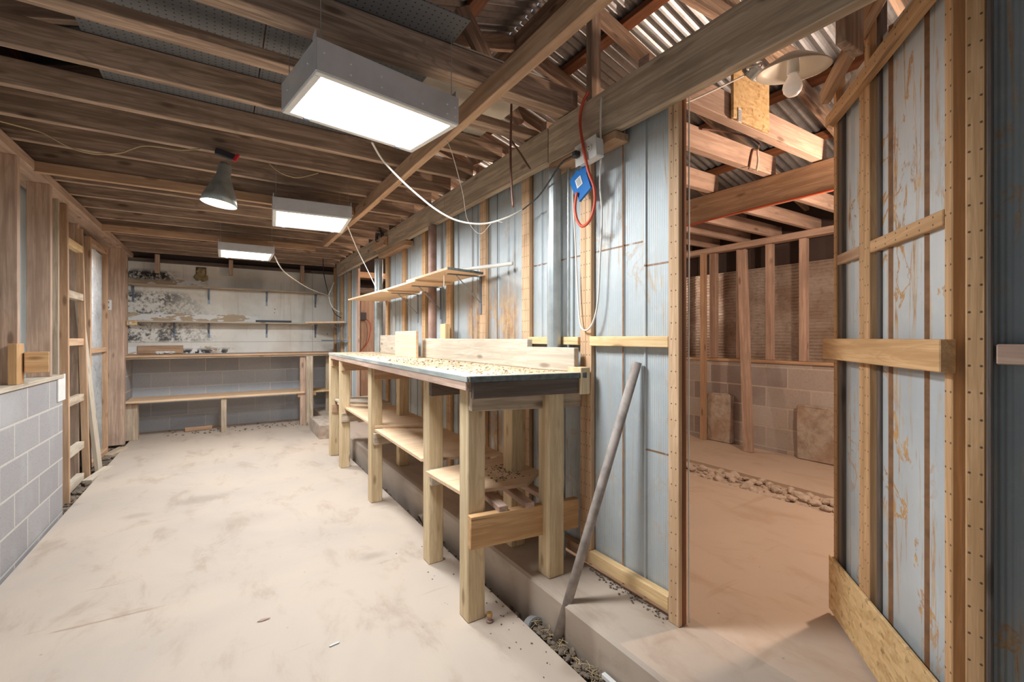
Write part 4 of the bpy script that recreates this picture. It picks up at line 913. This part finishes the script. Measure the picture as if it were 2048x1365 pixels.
cord('extension_cord', bc, .004, 'cord_black', 'black cord rising from the white cord to the outlet box', 'cord')
cord('brown_strap', [at(u, v, x=1.2) for (u, v) in ((1029, 128), (1024, 180), (1022, 240), (1021, 300), (1022, 350), (1026, 415))], .006, 'cord_brown', 'brown twin cable hanging straight down near the middle of the photo', 'cable')
cord('brown_strap', [at(u, v, x=1.25) for (u, v) in ((1024, 283), (1040, 306), (1060, 338))], .005, 'cord_brown', 'short brown cable end slanting across the header beam', 'cable')
st = [at(u, v, x=x) for (u, v, x) in ((889, 270, .95), (905, 310, 1.0), (925, 385, 1.15), (935, 440, 1.25), (960, 468, 1.3), (985, 445, 1.3), (1005, 445, 1.3))]
cord('white_string', st, .0018, 'cord_white', 'thin white string looping down from the corner of the nearest fixture', 'string')
cord('white_string', [at(u, v, x=x) for (u, v, x) in ((888, 400, 1.39), (888, 480, 1.3), (888, 560, 1.17), (887, 575, 1.16))], .0018, 'cord_white', 'thin string hanging from the header beam to the plywood shelf', 'string')
cord('power_cord', [at(u, v, x=x) for (u, v, x) in ((695, 452, .80), (715, 500, 1.0), (735, 540, 1.1), (753, 578, 1.15))], .004, 'cord_white', '', parent=FX[1])
cord('power_cord', [at(u, v, y=y) for (u, v, y) in ((549, 512, 5.3), (565, 540, 5.8), (590, 560, 6.0), (620, 578, 6.3), (658, 592, 6.9))], .006, 'cord_white', '', parent=FX[2])
cord('extension_cord', [at(u, v, y=6.9) for (u, v) in ((668, 565), (662, 580), (658, 592), (665, 615), (680, 625))], .008, 'cord_white', 'white cord hanging in the corner above the corner shelf', 'cord')
cord('extension_cord', [at(u, v, y=6.95) for (u, v) in ((646, 515), (648, 550), (658, 592), (668, 625), (682, 636))], .006, 'cord_black', 'black cord hanging from the joists in the back right corner', 'cord')
cc = [Vector((1.38, 4.75+.10*math.cos(a), 2.30+.07*math.sin(a)*(1+.3*math.sin(a*.37)))) + Vector((-.012*math.sin(a*.7), 0, 0)) for a in [k*.5 for k in range(46)]]
cord('cord_coil', cc, .006, 'cord_black', 'coil of dark cord hooked on the header beam above the far doorway', 'cord', n=3)
# outlet box, blue holder, red cord and white cord loop
ob = thing('outlet_box', (1.385, 1.53, 2.08), 'white double outlet box fixed under the header beam', 'outlet')
OM = Matrix.Translation((1.385, 1.525, 2.075)) @ Matrix.Rotation(math.radians(-4), 4, 'X')
link('box_body', box_bm(.05, .125, .085, .006), M['white'], ob, OM)
link('cover_plate', box_bm(.006, .14, .095, .003), M['pvc'], ob, OM @ Matrix.Translation((-.028, 0, 0)))
for dy in (-.028, .032):
    sk = link('socket', lathe_bm([(0, 0), (.015, 0), (.016, .003), (0, .003)], 20), M['cord_white'], ob, OM @ Matrix.Translation((-.031, dy, 0)) @ Matrix.Rotation(-math.pi/2, 4, 'Y'))
    for dz in (-.006, .006): link('slot', box_bm(.003, .007, .002, 0), M['black'], sk, OM @ Matrix.Translation((-.035, dy, dz)))
link('plug', box_bm(.03, .03, .03, .006), M['black'], ob, OM @ Matrix.Translation((-.045, .045, .0)))
bh = thing('blue_holder', (1.44, 1.58, 1.95), 'blue plastic cord holder hanging on the stud below the outlet box', 'holder')
BM_ = Matrix.Translation((1.40, 1.60, 1.955)) @ Matrix.Rotation(math.radians(-22), 4, 'X')
bmx = prism_bm([(-.055, -.06), (-.055, .02), (-.07, .03), (-.06, .07), (-.02, .06), (-.01, .075), (.055, .06), (.05, -.02), (.03, -.03), (.035, -.07)], 0, .012)
link('holder_body', bmx, M['blue'], bh, BM_ @ Matrix(((0, 0, -1, 0), (1, 0, 0, 0), (0, 1, 0, 0), (0, 0, 0, 1))))
ls_ = link('label_sticker', box_bm(.002, .04, .045, 0), M['paper'], bh, BM_ @ Matrix.Translation((-.0135, 0, .012)))
for k in range(5): link('sticker_bar', box_bm(.001, .026, .003, 0), M['greyplastic'], ls_, BM_ @ Matrix.Translation((-.0150, 0, -.002+k*.007)))
rc = [at(u, v, x=x) for (u, v, x) in ((1178, 182, 1.40), (1165, 208, 1.395), (1160, 245, 1.392), (1166, 290, 1.345), (1176, 340, 1.35), (1188, 375, 1.37), (1189, 410, 1.38), (1180, 440, 1.38), (1165, 453, 1.38), (1154, 440, 1.38), (1150, 415, 1.38), (1154, 385, 1.38))]
cord('extension_cord', rc, .007, 'cord_red', 'red-orange cord draped over the header beam and looped below the outlet box', 'cord')
vc = [at(u, v, x=x) for (u, v, x) in ((1203, 195, 1.395), (1201, 250, 1.395), (1202, 310, 1.40), (1200, 370, 1.43), (1204, 430, 1.45), (1200, 520, 1.455), (1196, 600, 1.455), (1186, 645, 1.452), (1172, 661, 1.45), (1160, 645, 1.45), (1154, 560, 1.45), (1150, 470, 1.45), (1146, 400, 1.44), (1146, 380, 1.42))]
cord('extension_cord', vc, .0045, 'cord_white', 'long white cord looping from the header beam down the stud by the leaning pipe', 'cord')
